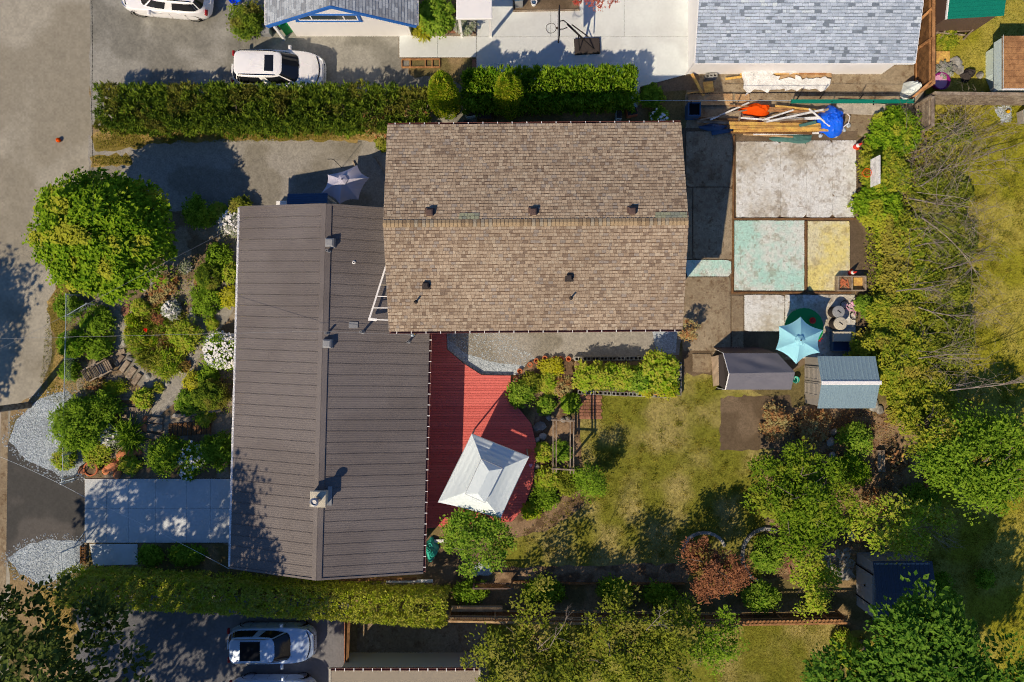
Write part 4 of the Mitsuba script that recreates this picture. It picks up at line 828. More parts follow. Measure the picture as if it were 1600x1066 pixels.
# front garden and other shrubs: label, (px, py), radius, height, leaf, options
SH = [
 ('box_ball', 'clipped green box ball by the fence under the maple', (107, 479), 17, .9, 'l_shrub', dict(ragged=.1)),
 ('box_ball', 'clipped green box ball in front of the fence post', (112, 537), 20, 1.1, 'l_hedge', dict(ragged=.05, size=.08, clump=.15, dens=.7)),
 ('box_ball', 'small clipped ball outside the fence above the gravel', (107, 579), 13, .7, 'l_shrub', dict(ragged=.1)),
 ('box_ball', 'small clipped ball beside the lower end of the fence', (101, 718), 14, .7, 'l_lime', dict(ragged=.1)),
 ('rhododendron', 'big dark green shrub overhanging the pale gravel bed', (120, 664), 37, 1.7, 'l_shrub', dict(ragged=.25, size=.11)),
 ('rhododendron', 'dark shrub behind the big shrub in the lower front garden', (158, 640), 22, 1.3, 'l_shrub', dict()),
 ('garden_shrub', 'dark bush between the fence and the upper garden path', (150, 500), 20, .9, 'l_shrub', dict()),
 ('garden_shrub', 'dark shaded bush inside the fence near the slatted bench', (152, 545), 16, .8, 'l_shrub', dict()),
 ('heather', 'low bright green heather hummock below the slatted bench', (176, 608), 20, .4, 'l_cedar', dict(squash=.45, size=.06)),
 ('gold_shrub', 'yellow green bush beside the middle steps', (222, 622), 14, .7, 'l_lime', dict()),
 ('fern', 'brown and green ferny clump beside the middle steps', (146, 608), 13, .5, 'l_dry', dict(ragged=.4)),
 ('gold_shrub', 'bright lime shrub at the top of the island bed', (218, 480), 14, .7, 'l_lime', dict()),
 ('garden_shrub', 'small green tuft left in the island bed', (208, 500), 10, .5, 'l_cedar', dict(upright=.5)),
 ('garden_shrub', 'arching grassy clump in the island bed beside the path', (213, 532), 18, .6, 'l_lime', dict(upright=.6, slim=.2, size=.18)),
 ('garden_shrub', 'olive branching shrub in the island bed facing the house', (287, 524), 26, .8, 'l_lime', dict(ragged=.4)),
 ('garden_shrub', 'yellowish grassy clump at the foot of the island bed', (262, 570), 24, .6, 'l_lime', dict(upright=.5, slim=.22, size=.17)),
 ('garden_shrub', 'olive grassy clump low in the island bed by the steps', (232, 562), 18, .6, 'l_olive', dict(upright=.5, slim=.22, size=.17)),
 ('garden_shrub', 'green fresh tuft right of the red flower', (238, 533), 8, .4, 'l_cedar', dict(upright=.4)),
 ('dry_perennial', 'dry pinkish brown perennials above the island bed', (260, 445), 17, .4, 'l_dry', dict(ragged=.5)),
 ('dry_perennial', 'dry brown stems between the maple and the island bed', (243, 464), 14, .4, 'l_dry', dict(ragged=.5)),
 ('daisy_clump', 'white flower clump in the upper island bed', (266, 484), 14, .6, 'l_silver', dict(flowers=60)),
 ('daisy_clump', 'large bank of white flowers beside the brown metal roof', (347, 548), 28, .9, 'l_shrub', dict(flowers=420)),
 ('daisy_clump', 'white flower clump at the upper left corner of the metal roof', (360, 346), 17, .7, 'l_silver', dict(flowers=110)),
 ('daisy_clump', 'shaded white flowers above the concrete driveway', (300, 712), 22, .8, 'l_shrub', dict(flowers=110)),
 ('daisy_clump', 'small white flowers at the edge of the driveway in shade', (292, 738), 10, .4, 'l_shrub', dict(flowers=30)),
 ('box_ball', 'smooth olive clipped ball by the upper path', (325, 431), 18, 1.3, 'l_yew', dict(ragged=.04, size=.07, dens=.7, clump=.13)),
 ('box_ball', 'large smooth clipped oval ball near the metal roof', (328, 618), 25, 1.5, 'l_yew', dict(ragged=.04, size=.07, squash=.82, dens=.7, clump=.14)),
 ('garden_shrub', 'loose green shrub right of the upper clipped ball', (342, 402), 18, .8, 'l_shrub', dict(ragged=.4)),
 ('gold_shrub', 'golden shrub against the metal roof by the upper path', (359, 464), 14, .8, 'l_gold', dict(ragged=.15)),
 ('gold_shrub', 'yellow green shrub against the metal roof above the golden one', (358, 425), 15, .8, 'l_lime', dict()),
 ('garden_shrub', 'broad green shrub left of the golden shrub', (320, 470), 23, .6, 'l_shrub', dict()),
 ('gold_shrub', 'golden shrub beside the large clipped oval ball', (302, 598), 14, .6, 'l_gold', dict(ragged=.15)),
 ('garden_shrub', 'leafy green plants below the large clipped ball', (292, 630), 18, .5, 'l_laurel', dict(ragged=.4)),
 ('garden_shrub', 'small green plants under the timber log', (318, 655), 11, .4, 'l_lime', dict()),
 ('garden_shrub', 'green shrub between the daisies and the golden shrub', (325, 590), 14, .6, 'l_shrub', dict()),
 ('garden_shrub', 'round green shrub at the lower end of the garden steps', (256, 712), 27, 1.2, 'l_shrub', dict(ragged=.15)),
 ('garden_shrub', 'dark shaded shrub against the metal roof above the driveway', (340, 705), 26, 1.1, 'l_shrub', dict()),
 ('garden_shrub', 'yellow green low shrub above the clay pot', (150, 706), 20, .6, 'l_lime', dict()),
 ('flowering_shrub', 'cream flowering shrub beside the terraced steps', (170, 680), 15, .8, 'l_silver', dict(flowers=50)),
 ('yucca', 'spiky dark yucca by the lower garden path', (198, 680), 15, .8, 'l_shrub', dict(upright=.5, slim=.1, size=.5, n=40, clump=.15)),
 ('low_plant', 'low green plants among the red rocks by the driveway', (203, 727), 13, .4, 'l_lime', dict(ragged=.5)),
 ('dark_conifer', 'dark shaded conifer in the shadow of the maple', (310, 330), 22, 1.2, 'l_shrub', dict()),
 ('garden_shrub', 'olive shrub at the upper left corner of the metal roof', (375, 322), 15, .8, 'l_olive', dict()),
 ('garden_shrub', 'small olive shrub beside the white flowers in maple shade', (342, 330), 11, .7, 'l_lime', dict()),
 ('garden_shrub', 'dark shaded plants between driveway and lower hedge', (235, 868), 20, .7, 'l_shrub', dict(squash=.5)),
 ('garden_shrub', 'dark shaded plants near the house end of the lower hedge', (290, 868), 26, .7, 'l_shrub', dict(squash=.45)),
 # around the deck and bed
 ('garden_shrub', 'rounded green shrub against the end of the red deck', (815, 617), 18, .9, 'l_laurel', dict(ragged=.2)),
 ('garden_shrub', 'small round lime shrub right of the deck corner', (853, 633), 12, .7, 'l_laurel', dict(ragged=.15)),
 ('silver_shrub', 'grey olive shrub in the round bed beside the deck', (829, 600), 14, .7, 'l_olive', dict(ragged=.4)),
 ('gold_shrub', 'yellow sedum patch in the round bed', (858, 600), 17, .45, 'l_lime', dict(ragged=.4)),
 ('gold_shrub', 'golden brown low plants along the top of the round bed', (862, 574), 17, .4, 'l_gold', dict(ragged=.4, squash=.6)),
 ('dry_perennial', 'dry stems in the middle of the round bed', (880, 606), 14, .45, 'l_dry', dict(ragged=.5)),
 ('garden_shrub', 'dark green plant at the head of the timber arbour', (893, 630), 13, .6, 'l_shrub', dict(ragged=.4)),
 ('tomato_plant', 'bushy vegetable plants at the left of the raised bed', (916, 590), 18, 1.25, 'l_lime', dict(size=.13, z0=.3)),
 ('tomato_plant', 'bushy vegetable plants second from left in the raised bed', (944, 588), 18, 1.25, 'l_lime', dict(size=.13, z0=.3)),
 ('bean_plant', 'yellowing bean plants in the middle of the raised bed', (972, 590), 17, 1.1, 'l_lime', dict(size=.12, z0=.3, ragged=.45)),
 ('bean_plant', 'pale green vegetable rows right of the middle of the bed', (1000, 592), 16, 1.15, 'l_laurel', dict(size=.12, z0=.3, ragged=.45)),
 ('fig_bush', 'tall green fig like bush at the right end of the bed', (1030, 578), 26, 1.8, 'l_lime', dict(size=.16, ragged=.35)),
 ('garden_shrub', 'green plants at the lower right corner of the raised bed', (1044, 604), 14, .6, 'l_cedar', dict(z0=.25)),
 ('nasturtium', 'orange yellow flowers at the lower edge of the bed', (1010, 608), 9, .4, 'l_gold', dict(z0=.3)),
 ('rose_bush', 'yellow green bush along the lower deck edge', (858, 748), 18, .8, 'l_lime', dict(ragged=.3)),
 ('rose_bush', 'small yellow bush between deck edge and arbour', (848, 708), 11, .6, 'l_lime', dict(ragged=.3)),
 ('rose_bush', 'green bush below the timber arbour', (888, 752), 18, .8, 'l_olive', dict(ragged=.35)),
 ('rose_bush', 'green plant inside the timber arbour', (878, 705), 13, .7, 'l_laurel', dict(ragged=.4)),
 ('conifer', 'small feathery green conifer at the lawn edge', (922, 752), 24, 2.7, 'l_shrub', dict(ragged=.3, size=.08)),
 ('garden_shrub', 'dark green shrub at the lower corner of the deck', (852, 775), 18, .7, 'l_shrub', dict()),
 ('garden_shrub', 'bright green sprig beside the gazebo corner', (830, 798), 11, .5, 'l_cedar', dict(ragged=.4)),
 ('thorn_bush', 'bare dark branching bush by the brown house corner', (1075, 515), 13, 1.6, 'l_dry', dict(ragged=.5, n=14)),
 # top
 ('laurel_shrub', 'glossy green laurel beside the white garage', (682, 22), 26, 1.6, 'l_laurel', dict(ragged=.15, size=.12)),
 ('silver_shrub', 'grey green shrub at the end of the brick red planting bed', (726, 36), 15, .9, 'l_silver', dict(ragged=.3)),
 ('yellow_grass', 'bright yellow strappy plant beside the white garage', (662, 46), 11, .35, 'l_gold', dict(upright=.4, slim=.15, size=.28)),
 ('round_shrub', 'round olive shrub at the front of the white garage carport', (386, 30), 25, 1.2, 'l_yew', dict(ragged=.08, dens=1.4)),
 ('garden_shrub', 'dark plants beside the end of the clipped cedar hedge', (1020, 150), 16, .7, 'l_shrub', dict(ragged=.4)),
 ('daisy_clump', 'white flowers behind the upper right corner of the brown roof', (1030, 183), 12, .7, 'l_shrub', dict(flowers=40)),
 ('dry_hedge_shrub', 'brown dying shrub at the house end of the upper hedge', (587, 190), 22, 1.2, 'l_dry', dict(ragged=.45)),
 ('dry_hedge_shrub', 'brownish thin shrub beside the left column cedar', (648, 178), 20, 1.2, 'l_dry', dict(ragged=.45)),
 ('garden_shrub', 'small dark weed clump at the corner of the brown roof', (596, 224), 8, .5, 'l_olive', dict(ragged=.5)),
 # right
 ('ivy_shrub', 'green ivy mound at the fence corner beside the cones', (1398, 205), 36, 1.2, 'l_maple', dict(ragged=.35, squash=.9)),
 ('ivy_shrub', 'green leafy mound right of the white backboard', (1385, 268), 36, 1.1, 'l_bramble', dict(ragged=.4)),
 ('ivy_shrub', 'green leafy mound beside the pale concrete slabs', (1375, 322), 32, 1.0, 'l_maple', dict(ragged=.4)),
 ('bramble_shrub', 'yellow green bramble mound beside the yellow slab', (1412, 372), 38, 1.0, 'l_bramble', dict(ragged=.45)),
 ('bramble_shrub', 'bramble mound right of the divided planter crate', (1420, 440), 42, 1.1, 'l_bramble', dict(ragged=.45)),
 ('bramble_shrub', 'bramble mound right of the garden table and umbrella', (1400, 500), 45, 1.3, 'l_bramble', dict(ragged=.45)),
 ('bramble_shrub', 'bramble mound overhanging the grey plastic shed roof', (1392, 565), 50, 1.9, 'l_bramble', dict(ragged=.4)),
 ('bramble_shrub', 'bramble mound at the field edge below the dead branches', (1478, 450), 42, .8, 'l_olive', dict(ragged=.5)),
 ('bramble_shrub', 'bramble mound at the field edge opposite the green umbrella', (1478, 530), 46, 1.1, 'l_olive', dict(ragged=.45)),
 ('bramble_shrub', 'thick green mound right of the firewood heap', (1440, 620), 50, 1.5, 'l_bramble', dict(ragged=.4)),
 ('bramble_shrub', 'low scrub mound among the upper dead branches', (1470, 300), 42, .7, 'l_olive', dict(ragged=.5)),
 ('bramble_shrub', 'low scrub mound among the middle dead branches', (1485, 375), 42, .7, 'l_olive', dict(ragged=.5)),
 ('bramble_shrub', 'low weeds at the corner of the grey wooden fence', (1490, 205), 24, .5, 'l_bramble', dict(ragged=.5)),
 ('bramble_shrub', 'weeds beside the plank platform behind the green roofed shed', (1480, 60), 14, .4, 'l_bramble', dict(ragged=.5)),
 ('bramble_shrub', 'weeds between the tan board and the purple float', (1474, 112), 12, .4, 'l_silver', dict(ragged=.5)),
 ('garden_shrub', 'upright green shrub between the apple tree and the firewood', (1338, 690), 24, 1.2, 'l_laurel', dict(ragged=.3)),
 ('garden_shrub', 'green shrub below the upright shrub near the firewood', (1335, 735), 22, 1.1, 'l_maple', dict(ragged=.3)),
 ('garden_shrub', 'small green shrub left of the planter crate plant', (1352, 478), 14, .7, 'l_laurel', dict(ragged=.5)),
 ('garden_shrub', 'dark green shrub right of the fire pit stones', (1440, 790), 26, 1.1, 'l_laurel', dict(ragged=.35)),
 ('garden_shrub', 'round green shrub inside the ring of pale edging stones', (1200, 868), 24, .8, 'l_laurel', dict(ragged=.2)),
 ('dry_perennial', 'brown dry scrub beside the apple tree', (1212, 660), 22, .7, 'l_dry', dict(ragged=.5)),
 ('dry_perennial', 'brown dry scrub under the plastic shed', (1270, 668), 22, .6, 'l_dry', dict(ragged=.5)),
 ('dry_perennial', 'brown dry scrub below the twin timber log', (1372, 790), 24, .7, 'l_dry', dict(ragged=.5)),
 ('garden_shrub', 'dark green bush left of the plum tree along the fence', (1030, 930), 24, .9, 'l_shrub', dict(squash=.6)),
 ('garden_shrub', 'dark green bush second left of the plum tree along the fence', (960, 922), 24, .8, 'l_shrub', dict(squash=.5)),
 ('garden_shrub', 'dark green bush under the lattice at the end of the hedge', (735, 925), 24, .9, 'l_shrub', dict(squash=.5)),
 ('garden_shrub', 'dark green bush along the fence below the gazebo tree', (850, 925), 30, .8, 'l_shrub', dict(squash=.45)),
 ('garden_shrub', 'green bush below the plum tree at the fence', (1190, 935), 26, 1.0, 'l_laurel', dict(squash=.7)),
 ('young_tree', 'small bush casting shade on the field at the right edge', (1540, 905), 12, .8, 'l_shrub', dict(ragged=.5)),
 ('garden_shrub', 'green scrub along the bottom lawn by the big tree', (1322, 1015), 22, 1.0, 'l_lime', dict(ragged=.45)),
 ('dark_shrub', 'dark green undergrowth behind the blue shed', (1400, 955), 34, 1.2, 'l_shrub', dict(ragged=.3)),
 ('dark_shrub', 'dark undergrowth right of the blue shed in deep shade', (1465, 930), 30, 1.1, 'l_shrub', dict(ragged=.35)),
]
for i, (nm, lab, c, r, h, m, o) in enumerate(SH):
    shrub(nm, lab, c, r * (.88 if nm == 'bramble_shrub' else .74 if 'island' in lab else .86 if r >= 14 and nm not in ('box_ball', 'bramble_shrub', 'ivy_shrub', 'rhododendron') else .95), h, m, seed=i + 1, **o)
for i, (x, y, r, h, m, lab) in enumerate(((205, 500, 7, .3, 'l_lime', 'tiny lime tuft at the upper left path edge of the island'), (202, 520, 6, .3, 'l_gold', 'tiny golden tuft at the left path edge of the island'), (300, 500, 7, .3, 'l_silver', 'tiny silvery tuft at the right tip of the island'), (247, 498, 7, .35, 'l_red', 'tiny reddish tuft in the middle of the island'), (277, 548, 7, .35, 'l_gold', 'tiny golden tuft at the lower right edge of the island'),
    (170, 528, 6, .3, 'l_lime', 'tiny lime tuft left of the upper garden path'), (166, 498, 6, .3, 'l_silver', 'tiny silvery tuft left of the head of the path'), (246, 606, 6, .3, 'l_lime', 'tiny lime tuft at the lower path bend'), (288, 572, 7, .3, 'l_red', 'tiny reddish tuft beside the path below the island'), (330, 505, 8, .35, 'l_lime', 'tiny lime tuft above the large bank of white flowers'),
    (214, 690, 6, .3, 'l_silver', 'tiny silvery tuft by the red rocks'), (270, 690, 6, .3, 'l_gold', 'tiny golden tuft below the plank path'), (312, 440, 7, .35, 'l_dry', 'tiny dry tuft beside the upper clipped ball'), (290, 418, 7, .3, 'l_silver', 'tiny silvery tuft under the overhead cable by the maple'))):
    shrub('small_plant', lab, (x, y), r, h, m, size=.07, seed=300 + i, category='plant')
# red flower
p = P(228, 516, .5); t = thing('red_flower', 'single red flower in the island bed', 'flower'); put('stem', tube([[p[0], p[1], 0], p], .01, 5), 'l_shrub', t)
put('petals', cat([leafmesh(np.tile(p, (9, 1)), dirs(np.random.default_rng(1), 9, .0), nrm(np.random.default_rng(2).normal(0, .3, (9, 3)) + [0, 0, 1]), .14, .09)]), 'm_flower_red', t)
# dead branches over the thicket
rng = np.random.default_rng(91)
DB = [((1440, 290), (1, .55), 4.0, 1.1, 'topmost dead branch reaching towards the fence corner'), ((1425, 250), (1, .9), 3.4, .9, 'dead branch second from the top beside the ivy mound'), ((1420, 310), (1, -.1), 3.6, 1.2, 'dead branch lying level right of the ivy mounds'),
      ((1440, 340), (1, -.35), 3.4, 1.0, 'dead branch leaning down towards the field'), ((1400, 455), (1, .1), 2.8, 1.3, 'dead branch right of the planter crate'), ((1435, 480), (.9, -.5), 3.0, 1.2, 'dead branch right of the garden umbrella'),
      ((1485, 610), (1, .08), 4.2, 2.3, 'long dead branch stretching to the right edge'), ((1435, 560), (1, .5), 2.8, 1.8, 'dead branch above the plastic shed'), ((1475, 420), (1, .25), 2.6, .9, 'dead branch at the field edge in the middle'),
      ((1400, 770), (.75, -.8), 2.6, 1.5, 'pale dead branch below the firewood heap'), ((1520, 250), (1, .4), 2.6, .6, 'dead branch lying on the field near the fence'), ((1430, 385), (1, .35), 2.8, 1.0, 'dead branch beside the yellow slab thicket')]
for c, d, L, z, lab in DB:
    b = P(*c, z); put('dead_branch', cat([twigs(rng, b, [d[0], d[1], .06], L, .034, 3), twigs(rng, b + rng.normal(0, .35, 3) * [1, 1, .3], [d[0] + rng.normal(0, .3), d[1] + rng.normal(0, .3), .05], L * .75, .018, 3), twigs(rng, b + rng.normal(0, .5, 3) * [1, 1, .3], [d[0] + rng.normal(0, .5), d[1] + rng.normal(0, .5), .0], L * .6, .014, 3)]), 'm_deadwood', label=lab, cat='branch', group='dead branches in the thicket')
for i, (c, d, L, lab) in enumerate((((860, 1010), (.6, .8), 1.8, 'pale bare twig sticking out of the first olive tree'), ((1010, 985), (.4, 1), 1.2, 'pale bare twig sticking out of the second olive tree'))):
    b = P(*c, 5.4); put('dead_branch', twigs(rng, b, [d[0], d[1], .1], L, .02, 2), 'm_deadwood', label=lab, cat='branch', group='dead branches in the thicket')
tw_ = []
for _ in range(80):
    x, y = rng.uniform(1405, 1525), rng.uniform(185, 640); tw_.append(twigs(rng, P(x, y, rng.uniform(.5, 1.25)), [rng.normal(.4, .6), rng.normal(.2, .6), .12], rng.uniform(.9, 2.0), .013, 2))
for _ in range(34):
    x, y = rng.uniform(1420, 1510), rng.uniform(185, 330); tw_.append(twigs(rng, P(x, y, rng.uniform(.5, 1.2)), [rng.normal(.5, .5), rng.normal(.5, .5), .15], rng.uniform(1.0, 2.2), .014, 2))
put('dead_twigs', cat(tw_), 'm_deadwood', kind='stuff', label='tangle of fine dead grey twigs over the right hand thicket', cat='twigs')
# ground cover between the mounds
TH = Polygon(Q([(1345, 220), (1440, 180), (1500, 200), (1500, 420), (1510, 560), (1480, 680), (1400, 650), (1370, 560), (1350, 430)])).buffer(0)
s = scatter(rng, TH, 15000); put('bramble_cover', leafmesh(np.column_stack([s, rng.uniform(.05, .55, len(s))]), dirs(rng, len(s), -.2), nrm(rng.normal(0, .5, (len(s), 3)) + [0, 0, 1]), .13, .075), 'l_bramble', kind='stuff', label='tangled low bramble and ivy filling the right hand thicket', cat='undergrowth')
IB = Polygon(Q([(200, 500), (240, 470), (300, 490), (318, 520), (285, 570), (262, 592), (225, 575), (200, 540)])).buffer(0); s = scatter(rng, IB, 2600)
blobs = scatter(rng, IB, 30)
for kk, (mt, lab, upr) in enumerate((('l_lime', 'yellow green grassy tufts of the island bed in the front garden', 1), ('l_olive', 'olive grassy tufts of the island bed in the front garden', 1), ('l_dry', 'dry brown stalks of the island bed in the front garden', 1), ('l_gold', 'golden low plants of the island bed in the front garden', 0), ('l_shrub', 'fresh green low plants of the island bed in the front garden', 0))):
    cs_ = blobs[kk::5]; q = np.repeat(cs_, 260, 0) + rng.normal(0, .30, (260 * len(cs_), 2)); q = q[[IB.contains(Point(x)) for x in q]]; o = nrm(np.column_stack([rng.normal(0, 1, (len(q), 2)), np.full(len(q), 1.2 if upr else .4)]))
    put('island_cover', leafmesh(np.column_stack([q, rng.uniform(.02, .22, len(q))]), o, nrm(rng.normal(0, .6, (len(q), 3)) + [0, 0, 1]), (.26 if upr else .12) * rng.uniform(.6, 1.3, len(q)), .045 if upr else .06), mt, kind='stuff', label=lab, cat='undergrowth')
GC = Polygon(Q([(262, 430), (330, 385), (368, 345), (368, 390), (330, 402), (322, 470), (300, 480), (262, 470)])).union(Polygon(Q([(290, 585), (318, 565), (368, 560), (364, 645), (300, 648), (282, 625)]))).union(Polygon(Q([(125, 470), (165, 480), (166, 560), (128, 560)])))
for mt, nn, sz, lab in (('l_shrub', 1500, .11, 'leafy green groundcover between the shrubs of the front garden'), ('l_dry', 900, .10, 'dry brown stems and leaves between the shrubs of the front garden'), ('l_gold', 220, .09, 'scattered yellow leaves of groundcover in the front garden')):
    s = scatter(rng, GC.union(IB), nn); put('garden_cover', leafmesh(np.column_stack([s, rng.uniform(.02, .3, len(s))]), dirs(rng, len(s), .1), nrm(rng.normal(0, .6, (len(s), 3)) + [0, 0, 1]), sz * rng.uniform(.6, 1.6, nn), sz * .5), mt, kind='stuff', label=lab, cat='undergrowth')
FB = Polygon(Q([(130, 560), (165, 600), (200, 660), (215, 745), (130, 745), (122, 620)])).buffer(0); s = scatter(rng, FB, 1200)
put('bed_cover', leafmesh(np.column_stack([s, rng.uniform(.02, .15, len(s))]), dirs(rng, len(s), .1), nrm(rng.normal(0, .6, (len(s), 3)) + [0, 0, 1]), .09, .05), 'l_olive', kind='stuff', label='sparse low plants on the soil of the lower front bed', cat='undergrowth')
RB = Polygon(Q([(902, 572), (1056, 570), (1056, 612), (905, 608)])); s = scatter(rng, RB, 3000)
put('bed_greens', leafmesh(np.column_stack([s, rng.uniform(.35, .75, len(s))]), dirs(rng, len(s), .0), nrm(rng.normal(0, .5, (len(s), 3)) + [0, 0, 1]), .11, .07), 'l_laurel', kind='stuff', label='leafy greens filling the raised vegetable bed', cat='vegetables')
# ================================================================ DECK AND FURNITURE
DK = thing('red_deck', 'red painted plank deck between the two houses with the white gazebo', 'deck')
dz = .25
outline = Polygon(Q([(668, 500), (697, 500), (698, 546), (724, 568), (752, 586), (798, 587), (797, 622), (830, 662), (839, 700), (832, 755), (818, 795), (800, 815), (662, 826)], dz))
y0, y1 = outline.bounds[1], outline.bounds[3]; pitch = .132; k = 0
while y0 + k * pitch < y1:
    a = y0 + k * pitch; g = outline.intersection(sbox(-9, a, 9, a + pitch - .013)); k += 1
    m = slab(g, dz - .035, dz + .002 * (k % 3)) if g.area > .004 else None
    if m: put('plank', m, 'm_deck', DK)
put('joists', cat([beam([x, y0 + .1, dz - .14], [x, ye, dz - .14], .05, .18) for x, ye in ((-3.8, y1 - .1), (-3.0, -1.0), (-2.3, -1.8))]), 'm_wood_brown', DK)
xy = np.array(outline.exterior.coords)
put('skirt', cat([beam([*a, dz - .12], [*b, dz - .12], .04, .2) for a, b in zip(xy[1:-2], xy[2:-1])]), 'm_brown', DK)

GZ = thing('white_gazebo', 'white fabric gazebo canopy standing on the red deck', 'gazebo')
gh_ = 2.75; cs = [P(*c, gh_) for c in ((737, 678), (827, 714), (782, 811), (684, 785))]; cen = np.mean(cs, 0)
r_in = [P(*c, 3.45) for c in ((753, 720), (782, 733), (758, 780), (731, 768))]
def slope(a, b, c, d, sag=.12, wr=0.0, seed=0):   # a,b outer corners, c,d inner corners (d above a)
    def fn(u, v):
        o = a[:, None, None] * (1 - u) + b[:, None, None] * u; i = d[:, None, None] * (1 - u) + c[:, None, None] * u; p = o * (1 - v) + i * v
        s = sag * np.sin(np.pi * v) * (.35 + .65 * np.sin(np.pi * u)); e = -.05 * np.sin(np.pi * u) * (1 - v); inw = .04 * np.sin(np.pi * u) * (1 - v)
        w = wr * np.sin(26 * v + 3 * u * (1 - u) + seed) * np.sin(np.pi * v) * np.sin(np.pi * u) ** .5
        q = p + (cen[:, None, None] - p) * [[[0]]] ; d2 = cen[:2] - (a[:2] + b[:2]) / 2; d2 = d2 / np.linalg.norm(d2)
        return p[0] + d2[0] * inw, p[1] + d2[1] * inw, p[2] - s + e + w
    return grid(fn, 25, 25)
for i in range(4):
    j = (i + 1) % 4; put('canopy_panel', slope(cs[i], cs[j], r_in[j], r_in[i], .10, .022 if i in (0, 3) else .006, i), 'm_canopy', GZ, smooth=True)
    put('valance', slope(cs[i] - [0, 0, .004], cs[j] - [0, 0, .004], cs[j] - [0, 0, .15], cs[i] - [0, 0, .15], 0, 0), 'm_canopy', GZ, smooth=True)
    put('post', cat([beam([*((cs[i] * .97 + cen * .03)[:2]), dz], cs[i] * .97 + cen * .03 - [0, 0, .05], .06, .06, (1, 0, 0))]), 'm_grey', GZ)
ro = [cen[:2] + (r[:2] - np.mean(r_in, 0)[:2]) * 1.12 for r in r_in]; rc_ = np.mean(r_in, 0)
cap = [np.array([*(rc_[:2] + (r[:2] - rc_[:2]) * 1.12), 3.70]) for r in r_in]; ra = (cap[0] + cap[1]) / 2 * .66 + rc_ * .34; rb = (cap[2] + cap[3]) / 2 * .66 + rc_ * .34; ra[2] = rb[2] = 3.98
v = np.array(cap + [ra, rb]); put('vent_cap', (v, np.array([[0, 1, 4], [1, 2, 5], [1, 5, 4], [2, 3, 5], [3, 0, 4], [3, 4, 5]])), 'm_canopy', GZ)
put('cap_frame', cat([beam(cap[i] - [0, 0, .02], cap[(i + 1) % 4] - [0, 0, .02], .04, .04) for i in range(4)] + [beam(r_in[i] - [0, 0, .05], cap[i] - [0, 0, .02], .03, .03) for i in range(4)]), 'm_grey', GZ)

def umbrella(label, pts_px, h, peak_px, peak_h, mat, foot, name='patio_umbrella', pole_h=None):
    t = thing(name, label, 'umbrella', 'patio umbrellas'); R = [P(*q, h) for q in pts_px]; pk = P(*peak_px, peak_h); n = len(R)
    for i in range(n):
        a, b = R[i], R[(i + 1) % n]; mid = (a + b) / 2
        def fn(u, v):
            o = a[:, None, None] * (1 - u) + b[:, None, None] * u; s = .10 * np.sin(np.pi * v) * 1 + .0; inn = .12 * np.sin(np.pi * u) * (1 - v)
            p = o * (1 - v) + pk[:, None, None] * v; d = pk - mid
            return p[0] + d[0] * inn, p[1] + d[1] * inn, p[2] - .05 * np.sin(np.pi * u) * (1 - v) + .07 * np.sin(np.pi * v)
        put('canopy_panel', grid(fn, 9, 9), mat, t, smooth=True)
    put('vent_cap', lathe([(.26, -.05), (.14, .02), (.03, .07), (0, .08)], pk + [0, 0, .04], 6), mat, t)
    put('finial', lathe([(.03, 0), (.035, .04), (.015, .09), (0, .1)], pk + [0, 0, .10], 8), 'm_black', t)
    put('pole', tube([[*foot, .05], pk], .022, 8), 'm_grey', t)
    put('ribs', cat([tube([pk - [0, 0, .06], r - [0, 0, .03]], .01, 4) for r in R]), 'm_grey', t)
    put('base', lathe([(.26, 0), (.25, .06), (.05, .09), (.03, .2)], [*foot, .05], 14), 'm_black', t)
umbrella('grey blue patio umbrella half in shade beside the metal roof', [(558, 258), (577, 278), (560, 312), (531, 319), (502, 302), (512, 273)], 1.8, (535, 281), 2.3, 'm_umbrella', P(537, 287)[:2])
umbrella('pale turquoise patio umbrella over the round green table', [(1251, 495), (1286, 516), (1281, 551), (1244, 569), (1212, 546), (1217, 510)], 2.25, (1250, 532), 2.75, 'm_teal', P(1241, 533)[:2])

# north yard of the metal-roofed house
AW = thing('lean_to_roof', 'low dark blue ribbed lean to roof in shade above the metal roof', 'lean-to'); a = P(449, 303, 2.0); b = P(512, 301, 2.0)
fr = Frame([a[0], a[1], 2.0], [1, 0.02, 0], [0, -1, .12]); put('roof_sheet', ribbed(Frame(fr.o, fr.b, fr.a), .9, b[0] - a[0], .11, .02, .03), 'm_deep_blue', AW)
for x in (a[0] + .08, b[0] - .08): put('post', box([x, a[1] - .1, 0], [.08, .08, 1.98]), 'm_white', AW)
p = P(440, 320, .4); WB = thing('white_box', 'small white box at the corner of the metal roof', 'box'); put('body', cbox([p[0], p[1], 0], [.5, .34, .4], 0, .02), 'm_white', WB); put('lid', cbox([p[0], p[1], .4], [.54, .38, .05], 0, .02), 'm_white', WB)
for i, (p_, q_) in enumerate((((551, 252), (556, 262)), ((585, 245), (604, 275)))):
    a, b = P(*p_, .1), P(*q_, .1); put('timber', beam(a, b + (b - a) * .2, .07, .07), 'm_wood_grey', label=('short' if i == 0 else 'long') + ' grey timber lying in the yard beside the brown roof', cat='timber')
p = P(534, 262); BH2 = thing('garden_hook', 'thin iron plant hook standing on the gravel drive', 'hook'); put('stem', tube([[p[0], p[1], 0], [p[0], p[1], 1.6], [p[0] - .08, p[1], 1.75], [p[0] - .25, p[1], 1.75], [p[0] - .3, p[1], 1.6]], .015, 6), 'm_black', BH2)
p = P(91, 219, .12); BB = thing('basketball', 'orange brown ball lying on the grey road in the upper left', 'ball')
